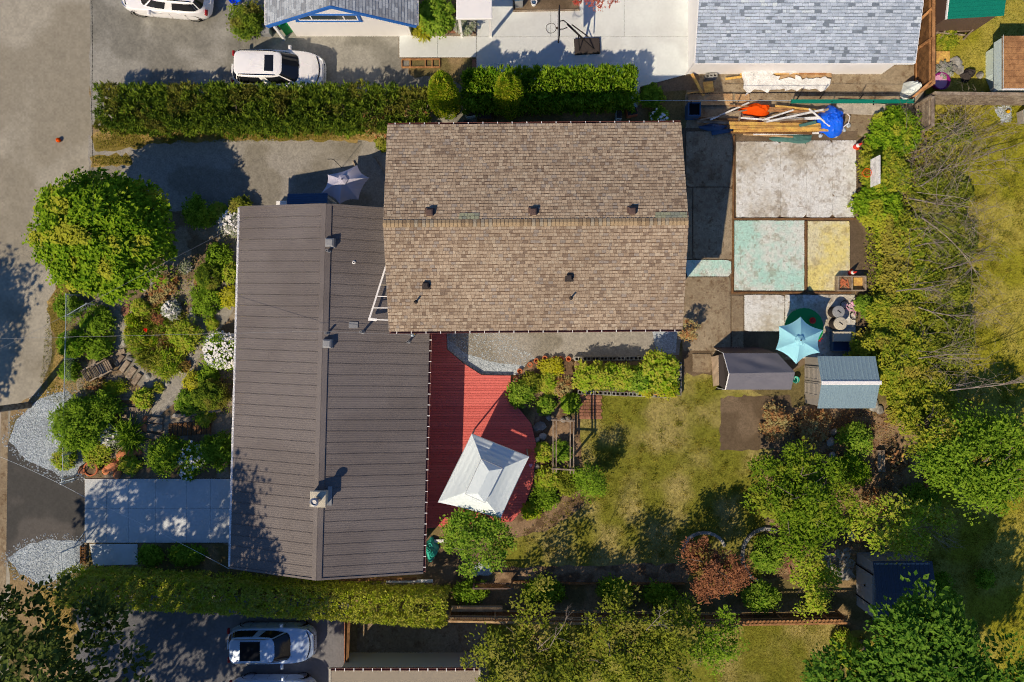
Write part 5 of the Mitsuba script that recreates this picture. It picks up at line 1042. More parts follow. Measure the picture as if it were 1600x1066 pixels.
put('skin', lathe([(.12 * math.sin(a), -.12 * math.cos(a)) for a in np.linspace(0.02, math.pi - .02, 10)], [p[0], p[1], .124], 16), 'm_orange', BB, smooth=True); put('seams', cat([ring([p[0], p[1], .124], .121, .004, 18, 4, ax) for ax in 'xyz']), 'm_black', BB)

# utility pole and wires
UP = thing('utility_pole', 'weathered wooden utility pole at the left edge by the pale gravel', 'utility pole'); f = P(46, 633)
put('pole', tube([[f[0], f[1], 0], [f[0], f[1], 5], [f[0] - .02, f[1], 10.5]], [.17, .15, .12], 14), 'm_bark', UP, smooth=50)
put('crossarm', beam([f[0] - .02, f[1] - 1.2, 10.0], [f[0] - .02, f[1] + 1.2, 10.0], .1, .12), 'm_wood_brown', UP)
def wire(label, pts, r=.012, mat='m_black', sag=.25):
    pts = [np.asarray(p, float) for p in pts]; out = []
    for a, b in zip(pts[:-1], pts[1:]):
        s = np.linspace(0, 1, 12)[:, None]; out.append(a + (b - a) * s - [0, 0, sag] * (4 * s * (1 - s)))
    put('cable', tube(np.vstack(out), r, 5), mat, label=label, cat='cable', group='overhead cables')
top = np.array([f[0] - .02, f[1], 9.8])
mast = on_roof(648, 524) + [0, 0, .6]
wire('pale service cable crossing the metal roof to its power mast', [P(-40, 530, 6.2), on_roof(505, 518) + [0, 0, .55], mast], .007, 'm_grey', .12)
wire('pale cable from the upper left corner of the metal roof down over the maple', [P(372, 350, 3.2), P(262, 408, 5.4), P(0, 545, 7.5)], .006, 'm_grey', .1)
wire('thin cable slanting across the dark apron to the lower eave', [P(358, 889, 3.0), P(134, 778, 5), P(0, 714, 6)], .007, 'm_net', .15)
wire('dark cable running along the road on the far left', [P(143, -20, 6.5), P(143, 170, 6.3), P(145, 345, 6.4)], .011, 'm_black', .05)

# front chain-link fence
def chain_fence(label, pts, h, mat='m_galv', pitch=.11, posts=None):
    t = thing('chain_fence', label, 'fence'); pts = [np.array([*P(*q)[:2], 0]) for q in pts]; wires = []
    for a, b in zip(pts[:-1], pts[1:]):
        L = np.linalg.norm(b - a); d = (b - a) / L
        put('top_rail', tube([a + [0, 0, h], b + [0, 0, h]], .022, 6), mat, t)
        for k in range(int(L / 2.2) + 2):
            q = a + d * min(L, k * 2.2); put('post', tube([q, q + [0, 0, h + .05]], .03, 6), mat, t)
        s = np.arange(0, L - .02, pitch)
        for x in s:
            for sg in (1, -1):
                x1 = x + sg * h * .8; x1c = np.clip(x1, 0, L); hh = h * abs(x1c - x) / (h * .8); wires.append(tube([a + d * x + [0, 0, .03], a + d * x1c + [0, 0, .03 + hh * .97]], .0035, 3))
    put('mesh', cat(wires), mat, t, kind='stuff'); return t
chain_fence('wire mesh front fence along the verge and pale gravel bed', [(125, 462), (123, 560), (121, 640), (119, 742), (117, 750)], 1.15)
chain_fence('short wire mesh fence turned into the garden from the upper post', [(123, 495), (155, 476)], 1.1)
chain_fence('short wire mesh fence at the upper side of the dark apron', [(114, 748), (134, 742)], 1.0)
CG = chain_fence('wire mesh gate at the lower side of the concrete driveway', [(117, 886), (115, 854), (133, 847), (152, 822)], 1.05)
AP = thing('paving_rack', 'narrow wooden slatted rack beside the lower gate', 'rack'); p = P(132, 866)
for k in range(6): put('slat', box([p[0], p[1] - .35 + k * .14, .1], [.22, .08, .03]), 'm_wood_brown', AP)
put('rails', cat([box([p[0] + s * .12, p[1], .05], [.04, .95, .12]) for s in (-1, 1)]), 'm_wood_brown', AP)

# bench, log, rocks, pot of the front garden
def bench(label, c, a, name='slatted_bench', L=1.0):
    t = thing(name, label, 'bench'); p = P(*c); M = lambda m: move(rotz(m, a), [p[0], p[1], 0])
    for k in range(6): put('slat', M(cbox([-.30 + k * .115, 0, .42], [.085, L, .03], 0, .008)), 'm_wood_grey', t)
    for k in range(3): put('back_slat', M(cbox([-.42, 0, .5 + k * .13], [.025, L, .09], 0, .008)), 'm_wood_grey', t)
    for s in (-1, 1):
        put('armrest', M(box([-.05, s * (L / 2 + .02), .62], [.75, .07, .035])), 'm_wood_grey', t)
        for x in (-.36, .26): put('leg', M(box([x, s * (L / 2 + .02), 0], [.07, .06, .62])), 'm_wood_grey', t)
bench('weathered slatted garden chair inside the front fence', (157, 580), math.radians(30), L=.62)
bench('second weathered slatted garden chair beside the wooden steps', (172, 574), math.radians(28), 'slatted_bench', .6)
a, b = P(270, 651, .16), P(346, 641, .16); put('fallen_log', tube([a, (a + b) / 2 + [0, 0, .02], b], [.11, .12, .1], 10), 'm_deadwood', label='pale timber log lying above the shaded plank path', cat='log', smooth=50)
put('white_stone', rock(P(274, 649, .15), [.32, .26, .2], 3), 'm_stone', label='white stone at the left end of the timber log', cat='stone')
a, b = P(212, 480, .12), P(228, 459, .12); put('timber_bar', beam(a, b, .10, .12), 'm_wood_grey', label='grey timber bar below the maple beside the brick patch', cat='timber')
put('brick_patch', slab(rough(Q([(190, 478), (202, 474), (203, 488), (197, 498), (189, 490)]), .02, .15, 3), 0, .05), 'm_brick', label='small brick coloured patch at the head of the garden path', cat='paving')
for i, (x, y, s, m) in enumerate(((166, 735, .5, 'm_rock_red'), (176, 728, .7, 'm_rock_red'), (184, 741, .6, 'm_rock_red'), (192, 712, .65, 'm_rock_red'), (206, 708, .75, 'm_rock_red'), (217, 706, .5, 'm_rock_red'), (228, 655, .4, 'm_rock_red'), (226, 668, .45, 'm_rock_red'), (131, 734, .5, 'm_brick'))):
    put('red_rock', rock(P(x, y, 0), [s, s * .8, .3], i + 20), m, label='reddish rock ' + ['left of the clay pot rim', 'right of the clay pot', 'by the edge of the driveway', 'in the upper red rock row at the left', 'in the upper red rock row in the middle', 'at the right end of the upper red rock row', 'beside the steps above the yucca', 'just above the yucca beside the path', 'at the lower fence end beside the pot'][i], cat='rock', group='red rocks of the front terrace')
rng = np.random.default_rng(33)
edge = [(196, 505), (194, 535), (204, 560), (232, 588), (262, 600), (285, 578), (300, 552), (315, 520), (300, 485), (240, 444), (228, 452), (236, 460)]
for i, (x, y) in enumerate(edge): put('edging_rock', rock(P(x, y, 0), [.36, .28, .25], i + 50), 'm_stone', label='grey edging stone of the island bed, ' + ORD[i] + ' counting from the upper left downwards', cat='stone', group='edging stones of the island bed')
CP = thing('clay_pot', 'round clay pot planter at the corner of the driveway', 'planter'); p = P(148, 731)
put('pot', lathe([(.24, 0), (.34, .3), (.38, .32), (.38, .40), (.31, .40), (.30, .3), (0, .28)], [p[0], p[1], 0], 22), 'm_terracotta', CP, smooth=40)
put('soil', lathe([(.305, .34), (0, .35)], [p[0], p[1], 0], 14), 'm_mulch', CP)
for i, (x, y, w, l, a) in enumerate(((205, 628, 1.1, .2, 0), (184, 655, .16, 1.3, 0), (237, 622, .07, 1.0, .05))):
    q = P(x, y); put('retaining_timber', cbox([q[0], q[1], 0], [w, l, .25], a, .02), 'm_wood_brown', label='dark retaining timber ' + ['at the top of the terraced steps', 'left of the terraced steps', 'at the edge of the gravel path'][i], cat='timber')

# arbour, brick patio, raised bed
AR = thing('timber_arbour', 'weathered timber arbour frame beside the red deck', 'arbour'); ah = 2.1
c = [P(*q, ah) for q in ((866, 656), (893, 658), (893, 734), (866, 732))]
for a, b in ((0, 3), (1, 2)):
    for o in (-.06, .10): put('rail', beam(c[a] + [o, .12, 0], c[b] + [o, -.2, 0], .05, .09), 'm_wood_grey', AR)
for a, b in ((0, 1), (3, 2)): put('crossbeam', beam(c[a] + [-.15, 0, .09], c[b] + [.15, 0, .09], .07, .09), 'm_wood_grey', AR)
for q in c: put('post', beam([q[0], q[1], 0], q, .09, .09, (1, 0, 0)), 'm_wood_grey', AR)
put('brick_patio', sheet(Q([(904, 612), (940, 614), (939, 655), (904, 655)]), .010), 'm_mulch', kind=ST)
for i in range(8):
    for j in range(4):
        q = P(908.6 + j * 9.0 + (2 if i % 2 else 0) - 1, 616 + i * 5.2); put('brick', cbox([q[0], q[1], .012], [.285, .155, .035 + .004 * ((i * 3 + j * 5) % 4)], 0, .006), 'm_brick', 'brick_patio')
RBD = thing('raised_bed', 'raised vegetable bed edged with hollow concrete blocks', 'raised bed')
put('soil', slab(Polygon(Q([(900, 564), (1058, 562), (1056, 616), (902, 610)])), 0, .3), 'm_mulch', RBD)
def block(c, a):
    out = slab(affinity.translate(affinity.rotate(sbox(-.2, -.1, .2, .1).difference(sbox(-.165, -.065, -.02, .065)).difference(sbox(.02, -.065, .165, .065)), a, (0, 0)), c[0], c[1]), 0, .34); return out
blk = [(903 + k * 13.2, 560.5 - .1 * k, 0) for k in range(12)] + [(908 + k * 13.2, 612.5 + .55 * k, -2.5) for k in range(11)] + [(1059.5, 572 + k * 13.2, 90) for k in range(4)]
for x, y, a in blk: put('block', block(P(x, y), a), 'm_stone', RBD)
put('kerb_board', beam(P(1005, 614, .30), P(1057, 621, .30), .06, .1), 'm_board', RBD, label='pale board along the lower right edge')
for i, (x, y) in enumerate(((828, 570), (838, 564), (851, 560), (866, 561), (876, 561), (888, 561), (812, 580), (806, 592))):
    q = P(x, y); put('edging_ring', lathe([(.14, 0), (.14, .2), (.09, .2), (.085, .05), (0, .04)], q, 12), 'm_terracotta', label='hollow clay edging pipe of the round bed, ' + ORD[i] + ' of the row', cat='edging', group='clay edging pipes of the round bed')
put('round_bed', slab(rough(Q([(800, 600), (812, 580), (840, 563), (895, 562), (900, 612), (895, 640), (860, 650), (825, 638), (803, 622)]), .05, .25, 9), 0, .16), 'm_mulch', kind=ST)
for i, (x, y, s) in enumerate(((845, 665, .6), (848, 682, .5), (838, 688, .45), (838, 668, .4))): put('shade_rock', rock(P(x, y, 0), [s, s * .8, .3], 70 + i), 'm_stone', label='grey rock in the shade at the deck corner, ' + ['largest one', 'nearest the arbour', 'lowest one', 'touching the deck'][i], cat='rock')
for i, (x, y) in enumerate(((842, 705), (840, 716), (838, 728), (835, 742), (858, 652), (880, 656), (888, 655))): put('edge_stone', rock(P(x, y, 0), [.38, .3, .3], 80 + i), 'm_stone', label='pale stone edging the planting beside the deck, ' + ORD[i] + ' in the row', cat='stone', group='stones beside the deck')
for i, (x, y) in enumerate(((826, 706), (829, 727))):
    t = thing('deck_ornament', ['pale heart shaped ornament on the red deck by the gazebo', 'small pink ornament at the edge of the red deck'][i], 'ornament'); q = P(x, y, dz)
    put('body', slab(affinity.translate(affinity.scale(Point(-.07, .05).buffer(.09).union(Point(.07, .05).buffer(.09)).union(Polygon([(-.15, .02), (.15, .02), (0, -.18)])), 1 - .4 * i, 1 - .4 * i), q[0], q[1]), dz + .01, dz + .05), 'm_pink' if i else 'm_terracotta', t)

# covered boat tent, sheds' surroundings
TN = thing('storage_tent', 'grey fabric storage tent with an open tan flap in the back yard', 'tent')
x0, x1 = P(1137, 600, 1.9)[0], P(1241, 600, 1.9)[0]; yr = P(1200, 582, 2.1)[1]; yn, ys = P(1200, 552, 1.5)[1], P(1200, 609, 1.55)[1]; R_, E_ = 2.1, 1.5
def face(a, b, c, d, wr, seed):
    a, b, c, d = map(np.asarray, (a, b, c, d)); n_ = nrm(np.cross(b - a, d - a)); n_ = n_ if n_[2] >= 0 else -n_
    def fn(u, v):
        p = (a[:, None, None] * (1 - u) + b[:, None, None] * u) * (1 - v) + (d[:, None, None] * (1 - u) + c[:, None, None] * u) * v
        w = wr * (np.sin(9 * u + 7 * v + seed) * .5 + np.sin(17 * u - 5 * v + seed * 2) * .3) * np.sin(np.pi * u) * np.sin(np.pi * v) - .04 * np.sin(np.pi * u) * np.sin(np.pi * v)
        return tuple(p[i] + n_[i] * w for i in range(3))
    return grid(fn, 26, 10)
xe = x1 - .28
put('roof_panel', face([x0, ys, E_], [x1, ys, E_], [x1 - .02, yr, R_ - .05], [x0, yr - .05, R_], .07, 1), 'm_tent', TN, smooth=True)
put('roof_panel', face([x0, yr - .05, R_], [x1 - .02, yr, R_ - .05], [xe - .4, yn, E_], [x0 - .1, yn, E_], .06, 2), 'm_tent', TN, smooth=True)
put('side_wall', face([x0 - .1, ys - .12, 0], [x1 - .5, ys - .1, 0], [x1, ys, E_], [x0, ys, E_], .03, 3), 'm_tent', TN, smooth=True)
put('side_wall', face([x0 - .2, yn + .3, 0], [xe - .8, yn + .3, 0], [xe - .4, yn, E_], [x0 - .1, yn, E_], .03, 4), 'm_brown', TN, smooth=True)
put('end_wall', (np.array([[x1, ys, E_], [x1 - .02, yr, R_ - .05], [xe - .4, yn, E_], [xe - .8, yn + .3, 0], [x1 - .5, ys - .1, 0]]), np.array([[0, 1, 2], [0, 2, 3], [0, 3, 4]])), 'm_tent', TN)
xf = P(1111, 580, 0)[0]
put('door_flap', face([xf + .1, P(0, 604)[1], .03], [xf, P(0, 558)[1], .03], [x0 - .25, yn - .1, 1.2], [x0 - .22, ys + .2, 1.2], .07, 5), 'm_tent_flap', TN, smooth=True, label='tan door flap pulled outwards')
put('front_wall', (np.array([[x0, ys, E_], [x0, yr - .05, R_], [x0 - .1, yn, E_], [x0 - .25, yn - .1, 1.2], [x0 - .22, ys + .2, 1.2]]), np.array([[0, 2, 1], [0, 3, 2], [0, 4, 3]])), 'm_dark', TN)
put('frame', cat([tube([[x0, ys, 0], [x0, ys, E_], [x0, yr - .05, R_], [x0 - .1, yn, E_], [x0 - .1, yn + .2, 0]], .02, 6), tube([[x0 + .01, ys, E_ + .02], [x0 + .01, yr - .05, R_ + .015]], .02, 6)]), 'm_white', TN)
p = P(1240, 593); BK = thing('teal_bucket', 'small teal bucket between the grey tent and the plastic shed', 'bucket'); put('bucket', lathe([(.13, 0), (.17, .32), (.185, .33), (.165, .33), (.12, .03), (0, .03)], p, 14), 'm_teal_tarp', BK); put('handle', ring([p[0], p[1], .33], .17, .008, 14, 4, 'x'), 'm_white', BK)

# patio corner: table, chairs, lids, bike, cool box, crate, cones, backboard
TB = thing('garden_table', 'round green garden table under the turquoise umbrella', 'table'); p = P(1256, 512, .7)
put('top', lathe([(0, .70), (.95, .70), (1.0, .715), (1.0, .735), (.96, .75), (0, .745)], [p[0], p[1], 0], 32), 'm_green_plastic', TB, smooth=40)
for a in range(4): put('leg', tube([[p[0] + .65 * math.cos(a * 1.57 + .7), p[1] + .65 * math.sin(a * 1.57 + .7), 0.05], [p[0] + .5 * math.cos(a * 1.57 + .7), p[1] + .5 * math.sin(a * 1.57 + .7), .7]], .03, 6), 'm_green_plastic', TB)
q = P(1269, 501, .78); RBw = thing('red_bowl', 'dark red bowl on the green garden table', 'bowl'); put('bowl', lathe([(.08, 0), (.17, .1), (.16, .1), (.06, .02), (0, .02)], [q[0], q[1], .752], 14), 'm_red', RBw)
q = P(1281, 528, .6); RB2 = thing('red_flower_pot', 'red flowering pot beside the turquoise umbrella', 'flower pot'); put('pot', lathe([(.12, 0), (.17, .3), (.15, .3), (0, .26)], [q[0], q[1], .05], 12), 'm_terracotta', RB2)
put('flowers', leafmesh(np.tile([q[0], q[1], .4], (50, 1)) + rng.normal(0, .08, (50, 3)), dirs(rng, 50, 0), dirs(rng, 50, .3), .1, .07), 'm_flower_red', RB2)
def lid(label, c, r, h, mat):
    t = thing('patio_drum', label, 'drum', 'round drums on the patio'); p = P(*c)
    put('drum', lathe([(r * .9, .05), (r * .95, h)], [p[0], p[1], 0], 20), 'm_dark', t, smooth=40); put('lid', lathe([(r, h - .04), (r, h), (r * .93, h + .03), (r * .4, h + .06), (0, h + .06)], [p[0], p[1], 0], 24), mat, t, smooth=40)
    put('handle', cbox([p[0], p[1], h + .06], [.22, .04, .03], -.6, .01), 'm_black', t)
lid('dark grey lidded drum, upper of two round drums', (1301, 488), .32, .7, 'm_grey'); lid('pale lidded drum, lower of two round drums', (1303, 506), .34, .75, 'm_beige')
CB = thing('cool_box', 'pale lidded cool box beside the turquoise umbrella', 'cool box'); p = P(1309, 526); put('body', cbox([p[0], p[1], .05], [.9, .5, .4], 0, .03), 'm_deep_blue', CB); put('lid', cbox([p[0], p[1], .45], [.94, .54, .09], 0, .035), 'm_beige', CB)
BX = thing('dark_crate', 'dark blue crate in the shade above the plastic shed', 'crate'); p = P(1310, 540); put('body', cat([box([p[0], p[1] + s * .26, .05], [.95, .04, .38]) for s in (-1, 1)] + [box([p[0] + s * .46, p[1], .05], [.04, .5, .38]) for s in (-1, 1)] + [box([p[0], p[1], .05], [.9, .5, .04])]), 'm_deep_blue', BX)
BI = thing('pink_bicycle', 'small pink bicycle lying on its side by the bushes', 'bicycle'); p = P(1325, 485); Mb = lambda m: move(rotz(m, math.radians(-50)), [p[0], p[1], 0])
for s in (-1, 1):
    w_ = put('wheel', Mb(ring([s * .38, 0, .14], .2, .022, 20, 6)), 'm_black', BI); put('spokes', Mb(cat([tube([[s * .38 - .19 * math.cos(a), -.19 * math.sin(a), .14], [s * .38 + .19 * math.cos(a), .19 * math.sin(a), .14]], .004, 3) for a in (0, .63, 1.26, 1.88, 2.5)])), 'm_white', w_)
put('frame', Mb(cat([tube([[-.38, 0, .16], [-.12, .22, .2], [.26, .2, .2], [.38, 0, .18]], .022, 6), tube([[-.12, .22, .2], [-.05, -.05, .2], [.26, .2, .2]], .022, 6), tube([[-.38, 0, .16], [-.05, -.05, .2]], .018, 6)])), 'm_pink', BI)
put('handlebar', Mb(tube([[.16, .38, .05], [.26, .34, .22], [.3, .34, .45]], .018, 6)), 'm_white', BI); put('saddle', Mb(cbox([-.16, .34, .14], [.22, .12, .1], 0, .03)), 'm_pink', BI)
PC = thing('planter_crate', 'pale wooden crate planter divided in two beside the traffic cone', 'planter'); p = P(1325, 444); W_, D_, h_ = 1.45, .72, .42
for s in (-1, 1): put('side', box([p[0], p[1] + s * D_ / 2, .05], [W_, .05, h_]), 'm_wood_grey', PC)
for s in (-1, 0, 1): put('end', box([p[0] + s * (W_ - .05) / 2, p[1], .05], [.06, D_ - .06, h_ + .004]), 'm_wood_grey', PC)
put('soil', box([p[0] - .36, p[1], .05], [.64, D_ - .08, .3]), 'm_mulch', PC); put('straw', box([p[0] + .36, p[1], .05], [.64, D_ - .08, .12]), 'm_board', PC)
put('contents', cat([beam([p[0] - .36 + rng.uniform(-.25, .25), p[1] + rng.uniform(-.25, .25), .38], [p[0] - .36 + rng.uniform(-.25, .25), p[1] + rng.uniform(-.25, .25), .42], .05, .03) for _ in range(14)]), 'm_terracotta', PC)
def cone(label, c):
    t = thing('traffic_cone', label, 'traffic cone', 'traffic cones'); p = P(*c); put('base', cbox([p[0], p[1], .012], [.36, .36, .04], .3, .015), 'm_orange', t)
    put('cone', lathe([(.14, .05), (.035, .7), (.0, .7)], [p[0], p[1], 0], 16), 'm_red', t, smooth=40); put('band', lathe([(.103, .32), (.072, .5)], [p[0], p[1], 0], 16), 'm_white', t, smooth=40)
cone('orange traffic cone at the top right corner of the pale slabs', (1336, 230)); cone('orange traffic cone above the divided planter crate', (1328, 427))
HB = thing('basketball_hoop', 'low white backboard with an orange hoop beside the slabs', 'basketball hoop'); p = P(1341, 292)
a, b = P(1344, 300)[:2], P(1344, 258)[:2]
put('backboard', (lambda m: m)(cat([beam([a[0], a[1], 1.55], [b[0], b[1], 1.55], .04, .9)])), 'm_white_board', HB)
put('hoop', ring([a[0] - .26, (a[1] + b[1]) / 2, 1.25], .22, .014, 20, 5), 'm_orange', HB); put('net', cat([tube([[a[0] - .26 + .22 * math.cos(g), (a[1] + b[1]) / 2 + .22 * math.sin(g), 1.25], [a[0] - .26 + .12 * math.cos(g + .4), (a[1] + b[1]) / 2 + .12 * math.sin(g + .4), .85]], .006, 3) for g in np.arange(0, 6.28, .52)]), 'm_red', HB)
put('pole', tube([[a[0] + .12, (a[1] + b[1]) / 2, 0], [a[0] + .12, (a[1] + b[1]) / 2, 1.5], [a[0] + .03, (a[1] + b[1]) / 2, 1.55]], .035, 8), 'm_black', HB); put('base', cbox([a[0] + .2, (a[1] + b[1]) / 2, .01], [.6, .5, .14], 0, .03), 'm_black', HB)

# right neighbour's lumber yard: boards and sheets (centre, length, width, turn in degrees, height, material)
def board(label, c, L, W, a, z, mat, t_=.04, name='timber_board', cat_='board', group=None):
    p = P(*c, z); put(name, cbox([p[0], p[1], z], [L, W, t_], math.radians(a), min(.01, t_ * .3)), mat, label=label, cat=cat_, group=group)
LB = [((1215, 194), 5.0, .16, -1, .30, 'm_board'), ((1210, 199), 4.6, .18, 0, .34, 'm_board'), ((1220, 204), 4.9, .14, .5, .28, 'm_board'), ((1205, 207.5), 4.2, .12, -.5, .22, 'm_wood_brown'), ((1228, 209), 3.4, .10, 1, .15, 'm_white_board'),
      ((1250, 186), 2.4, .15, 3, .34, 'm_white_board'), ((1262, 176), 2.2, .12, 8, .36, 'm_wood_grey'), ((1242, 181), 3.0, .10, 12, .42, 'm_white_board'), ((1250, 170), 2.6, .12, -6, .30, 'm_board'), ((1236, 174), 2.8, .12, -2, .36, 'm_cedar'),
      ((1140, 174), 2.2, .08, 24, .3, 'm_white_board'), ((1130, 180), 2.6, .07, 12, .3, 'm_wood_grey'), ((1120, 186), 2.5, .1, -2, .2, 'm_wood_brown'), ((1128, 192), 2.6, .12, -3, .14, 'm_wood_grey'), ((1155, 186), .9, .1, 80, .25, 'm_wood_grey'), ((1280, 184), 1.4, .08, -40, .5, 'm_white_board')]
LBL = ['topmost of the long yellow boards at the foot of the lumber pile', 'second long yellow board from the top at the foot of the lumber pile', 'third long yellow board from the top at the foot of the lumber pile', 'long brown board below the yellow boards of the lumber pile', 'lowest pale board lying in front of the lumber pile',
       'pale board between the orange tarp and the blue tarpaulin', 'grey board slanting up behind the blue tarpaulin', 'thin white strip slanting between the orange and blue tarps', 'yellow board sticking out above the orange tarp', 'cedar coloured board right of the orange tarp',
       'thin white rod slanting left of the lumber pile', 'thin grey rod in the shade left of the lumber pile', 'brown board in the shade left of the lumber pile', 'grey board in the shade at the lower left of the pile', 'short grey board standing across the left end of the pile', 'white stick poking out below the blue tarpaulin']
for i, (c, L, W, a, z, m) in enumerate(LB): board(LBL[i], c, L, W, a, z, m, .05, group='boards of the lumber pile')
board('speckled grey wall board leaning behind the blue tarp', (1345, 170), 2.5, .60, -3, .45, 'm_particle', .02, 'wall_board')
board('pinkish plywood sheet at the left end of the low fence', (1110, 155), 2.3, .64, 0, .1, 'm_ply', .03, 'plywood_sheet'); board('tan cardboard sheet right of the plywood', (1160, 156), .75, .6, 0, .06, 'm_ply', .03, 'plywood_sheet')
board('tan timber plank laid slanting by the concrete blocks', (1090, 133), 1.3, .14, -62, .35, 'm_board', .05); board('tan timber plank laid along the plywood edge', (1086, 145), .85, .1, 8, .2, 'm_board', .05)
board('square tan board standing behind the plywood sheet', (1107, 136), .5, .55, 8, .3, 'm_board', .03, 'square_board')
for i, (c, L, W, a, m) in enumerate((((1210, 112), 3.6, .35, 1, 'm_board'), ((1230, 120), 4.6, .22, 2, 'm_ply'), ((1270, 115), 1.4, .12, -1, 'm_cedar'), ((1250, 108), 3.8, .2, 0, 'm_wood_brown'), ((1160, 120), 1.8, .12, 8, 'm_board'))):
    board('scrap board below the white wall of the grey roofed house, ' + ORD[i] + ' of the heap', c, L, W, a, .08 + .03 * i, m, .04, group='scrap boards under the white wall')
def torn(label, pts, z, seed, name='white_wrap', mat='m_white_board', amp=.07):
    pl = rough(Q(pts, z), amp, .18, seed); m = trimesh.creation.extrude_polygon(pl, .012, engine='earcut'); m = m.subdivide(); v = np.array(m.vertices); v[:, 2] += z + .10 * meshkit.fbm(np.column_stack([v[:, :2] * 3, v[:, 2] * 0]), 3, seed)
    put(name, (v, np.array(m.faces)), mat, label=label, cat='plastic sheet')
torn('torn white plastic sheet over the scrap below the white wall', [(1160, 112), (1200, 110), (1215, 122), (1296, 122), (1292, 142), (1240, 140), (1180, 142), (1163, 148)], .2, 1); torn('second torn white sheet nearest the white wall', [(1170, 110), (1240, 107), (1238, 114), (1172, 118)], .3, 2)
def tarp(label, c, rx, ry, h, mat, seed, name='tarpaulin', a=0):
    p = P(*c)
    def fn(u, v):
        th = u * 2 * np.pi; r = v; x = r * rx * np.cos(th) * (1 + .18 * np.sin(3 * th + seed)); y = r * ry * np.sin(th) * (1 + .15 * np.cos(4 * th + seed))
        q = np.stack([x * 2.2 + seed, y * 2.2, x * 0], -1); z = h * (1 - r ** 2.6) * (.65 + .7 * meshkit.fbm(q, 3, seed)) + .13 * h ** .5 * np.abs(np.sin(9 * meshkit.fbm(q * .8, 3, seed + 4) * 3)) * (1 - r ** 4) + .03
        return x * math.cos(a) - y * math.sin(a) + p[0], x * math.sin(a) + y * math.cos(a) + p[1], z
    put(name, grid(fn, 64, 26), mat, label=label, cat='tarpaulin', smooth=True)
tarp('bright blue crumpled tarpaulin over a heap at the lumber pile', (1296, 190), .75, .82, .7, 'm_blue_tarp', 3, a=-.5); tarp('orange tarpaulin over the lumber pile', (1182, 173), .80, .32, .5, 'm_orange', 5)
tarp('teal crumpled tarp against the lower right eave of the metal roof', (674, 858), .34, .6, .5, 'm_teal_tarp', 7); tarp('pale grey bulky sack at the end of the low fence', (1419, 143), .42, .5, .8, 'm_canopy', 9, 'builder_sack'); tarp('dark teal sheet behind the lumber on the ground', (1240, 217), 1.1, .26, .08, 'm_dull_teal', 11)
tarp('dark blue plastic in the shade beside the brown roof corner', (1115, 200), .7, .22, .18, 'm_deep_blue', 12)
for i, (c, L, W, a, z, m, l) in enumerate([((1180, 186), 1.5, .09, -4, .36, 'm_white_board', 'pale pinkish lath under the orange tarp'), ((1225, 188), 2.1, .10, 4, .40, 'm_wood_grey', 'grey lath right of the orange tarp'), ((1215, 180), 1.7, .08, 18, .44, 'm_white_board', 'short white lath slanting out from the orange tarp'), ((1240, 190), 1.4, .12, 2, .38, 'm_wood_brown', 'dark brown lath left of the blue tarpaulin'), ((1190, 168), 3.4, .07, -3, .34, 'm_cedar', 'thin orange lath along the top of the lumber pile'), ((1262, 194), .9, .16, 14, .40, 'm_dull_teal', 'dull teal scrap board beside the blue tarpaulin'), ((1165, 190), 1.2, .12, 6, .30, 'm_wood_brown', 'brown scrap board at the left of the yellow boards'), ((1225, 200), 3.8, .09, 1, .40, 'm_board', 'narrow yellow lath lying over the long boards'), ((1200, 212), 2.6, .09, -3, .12, 'm_ply', 'tan lath on the ground below the lumber pile'), ((1128, 206), 1.1, .2, 10, .1, 'm_deep_blue', 'dark blue scrap board in the shade by the roof corner')]):
    board(l, c, L, W, a, z, m, .04, 'lath', group='laths of the lumber pile')
for i, (x, y, s_) in enumerate(((1325, 196, .3), (1318, 203, .26), (1305, 212, .28), (1282, 212, .26), (1276, 206, .3))): put('pale_rubble', rock(P(x, y, 0), [s_, s_ * .8, .16], 400 + i), 'm_white_stone', label='pale lump of rubble around the blue tarpaulin, ' + ORD[i] + ' counting leftwards', cat='rubble', group='rubble around the blue tarpaulin')
BD = thing('blue_barrel', 'dark blue plastic tub in the shade beside the upper right roof corner', 'tub'); p = P(1080, 177); put('tub', cat([box([p[0], p[1], 0], [.62, .7, .06]), box([p[0] - .3, p[1], 0], [.05, .7, .7]), box([p[0] + .3, p[1], 0], [.05, .7, .7]), box([p[0], p[1] - .33, 0], [.6, .05, .699]), box([p[0], p[1] + .33, 0], [.6, .05, .699])]), 'm_deep_blue', BD); put('water', box([p[0], p[1], .06], [.56, .62, .45]), 'm_black', BD)
for i, (x, y) in enumerate(((1106, 122), (1112, 121))):
    put('concrete_block', block(P(x, y), 0), 'm_stone', label=['left', 'right'][i] + ' hollow concrete block behind the plywood sheet', cat='block')
HS = thing('coiled_hose', 'thin white pipe bent beside the blue tarpaulin', 'pipe'); q = P(1318, 190, .3); put('pipe', tube([P(1310, 205, .1), P(1326, 192, .3), P(1328, 182, .35), P(1322, 176, .3)], .025, 6), 'm_white', HS)
LF = thing('low_wire_fence', 'low wire fence with a long green top board behind the lumber', 'fence')
put('green_board', beam(P(1236, 158.5, .9), P(1428, 158.5, .9), .18, .08), 'm_green_metal', LF); put('top_rail', tube([P(960, 157, 1.0), P(1236, 157.5, 1.0)], .016, 6), 'm_galv', LF); put('wire', cat([tube([P(1078, 146, 1.2), P(1250, 145, 1.15), P(1428, 147, 1.2)], .014, 4)]), 'm_black', LF)
for x in (980, 1080, 1150, 1236, 1300, 1365, 1428): put('post', tube([P(x, 158.5 - 0, 0) * [1, .973, 1], P(x, 158.5, .95)], .03, 6), 'm_black', LF)
for i, (x, y) in enumerate(((1243, 152), (1281, 148), (1341, 152))): put('brace', beam(P(x, y + 6, .5), P(x + 8, y - 5, 1.15), .04, .04), 'm_black', LF)

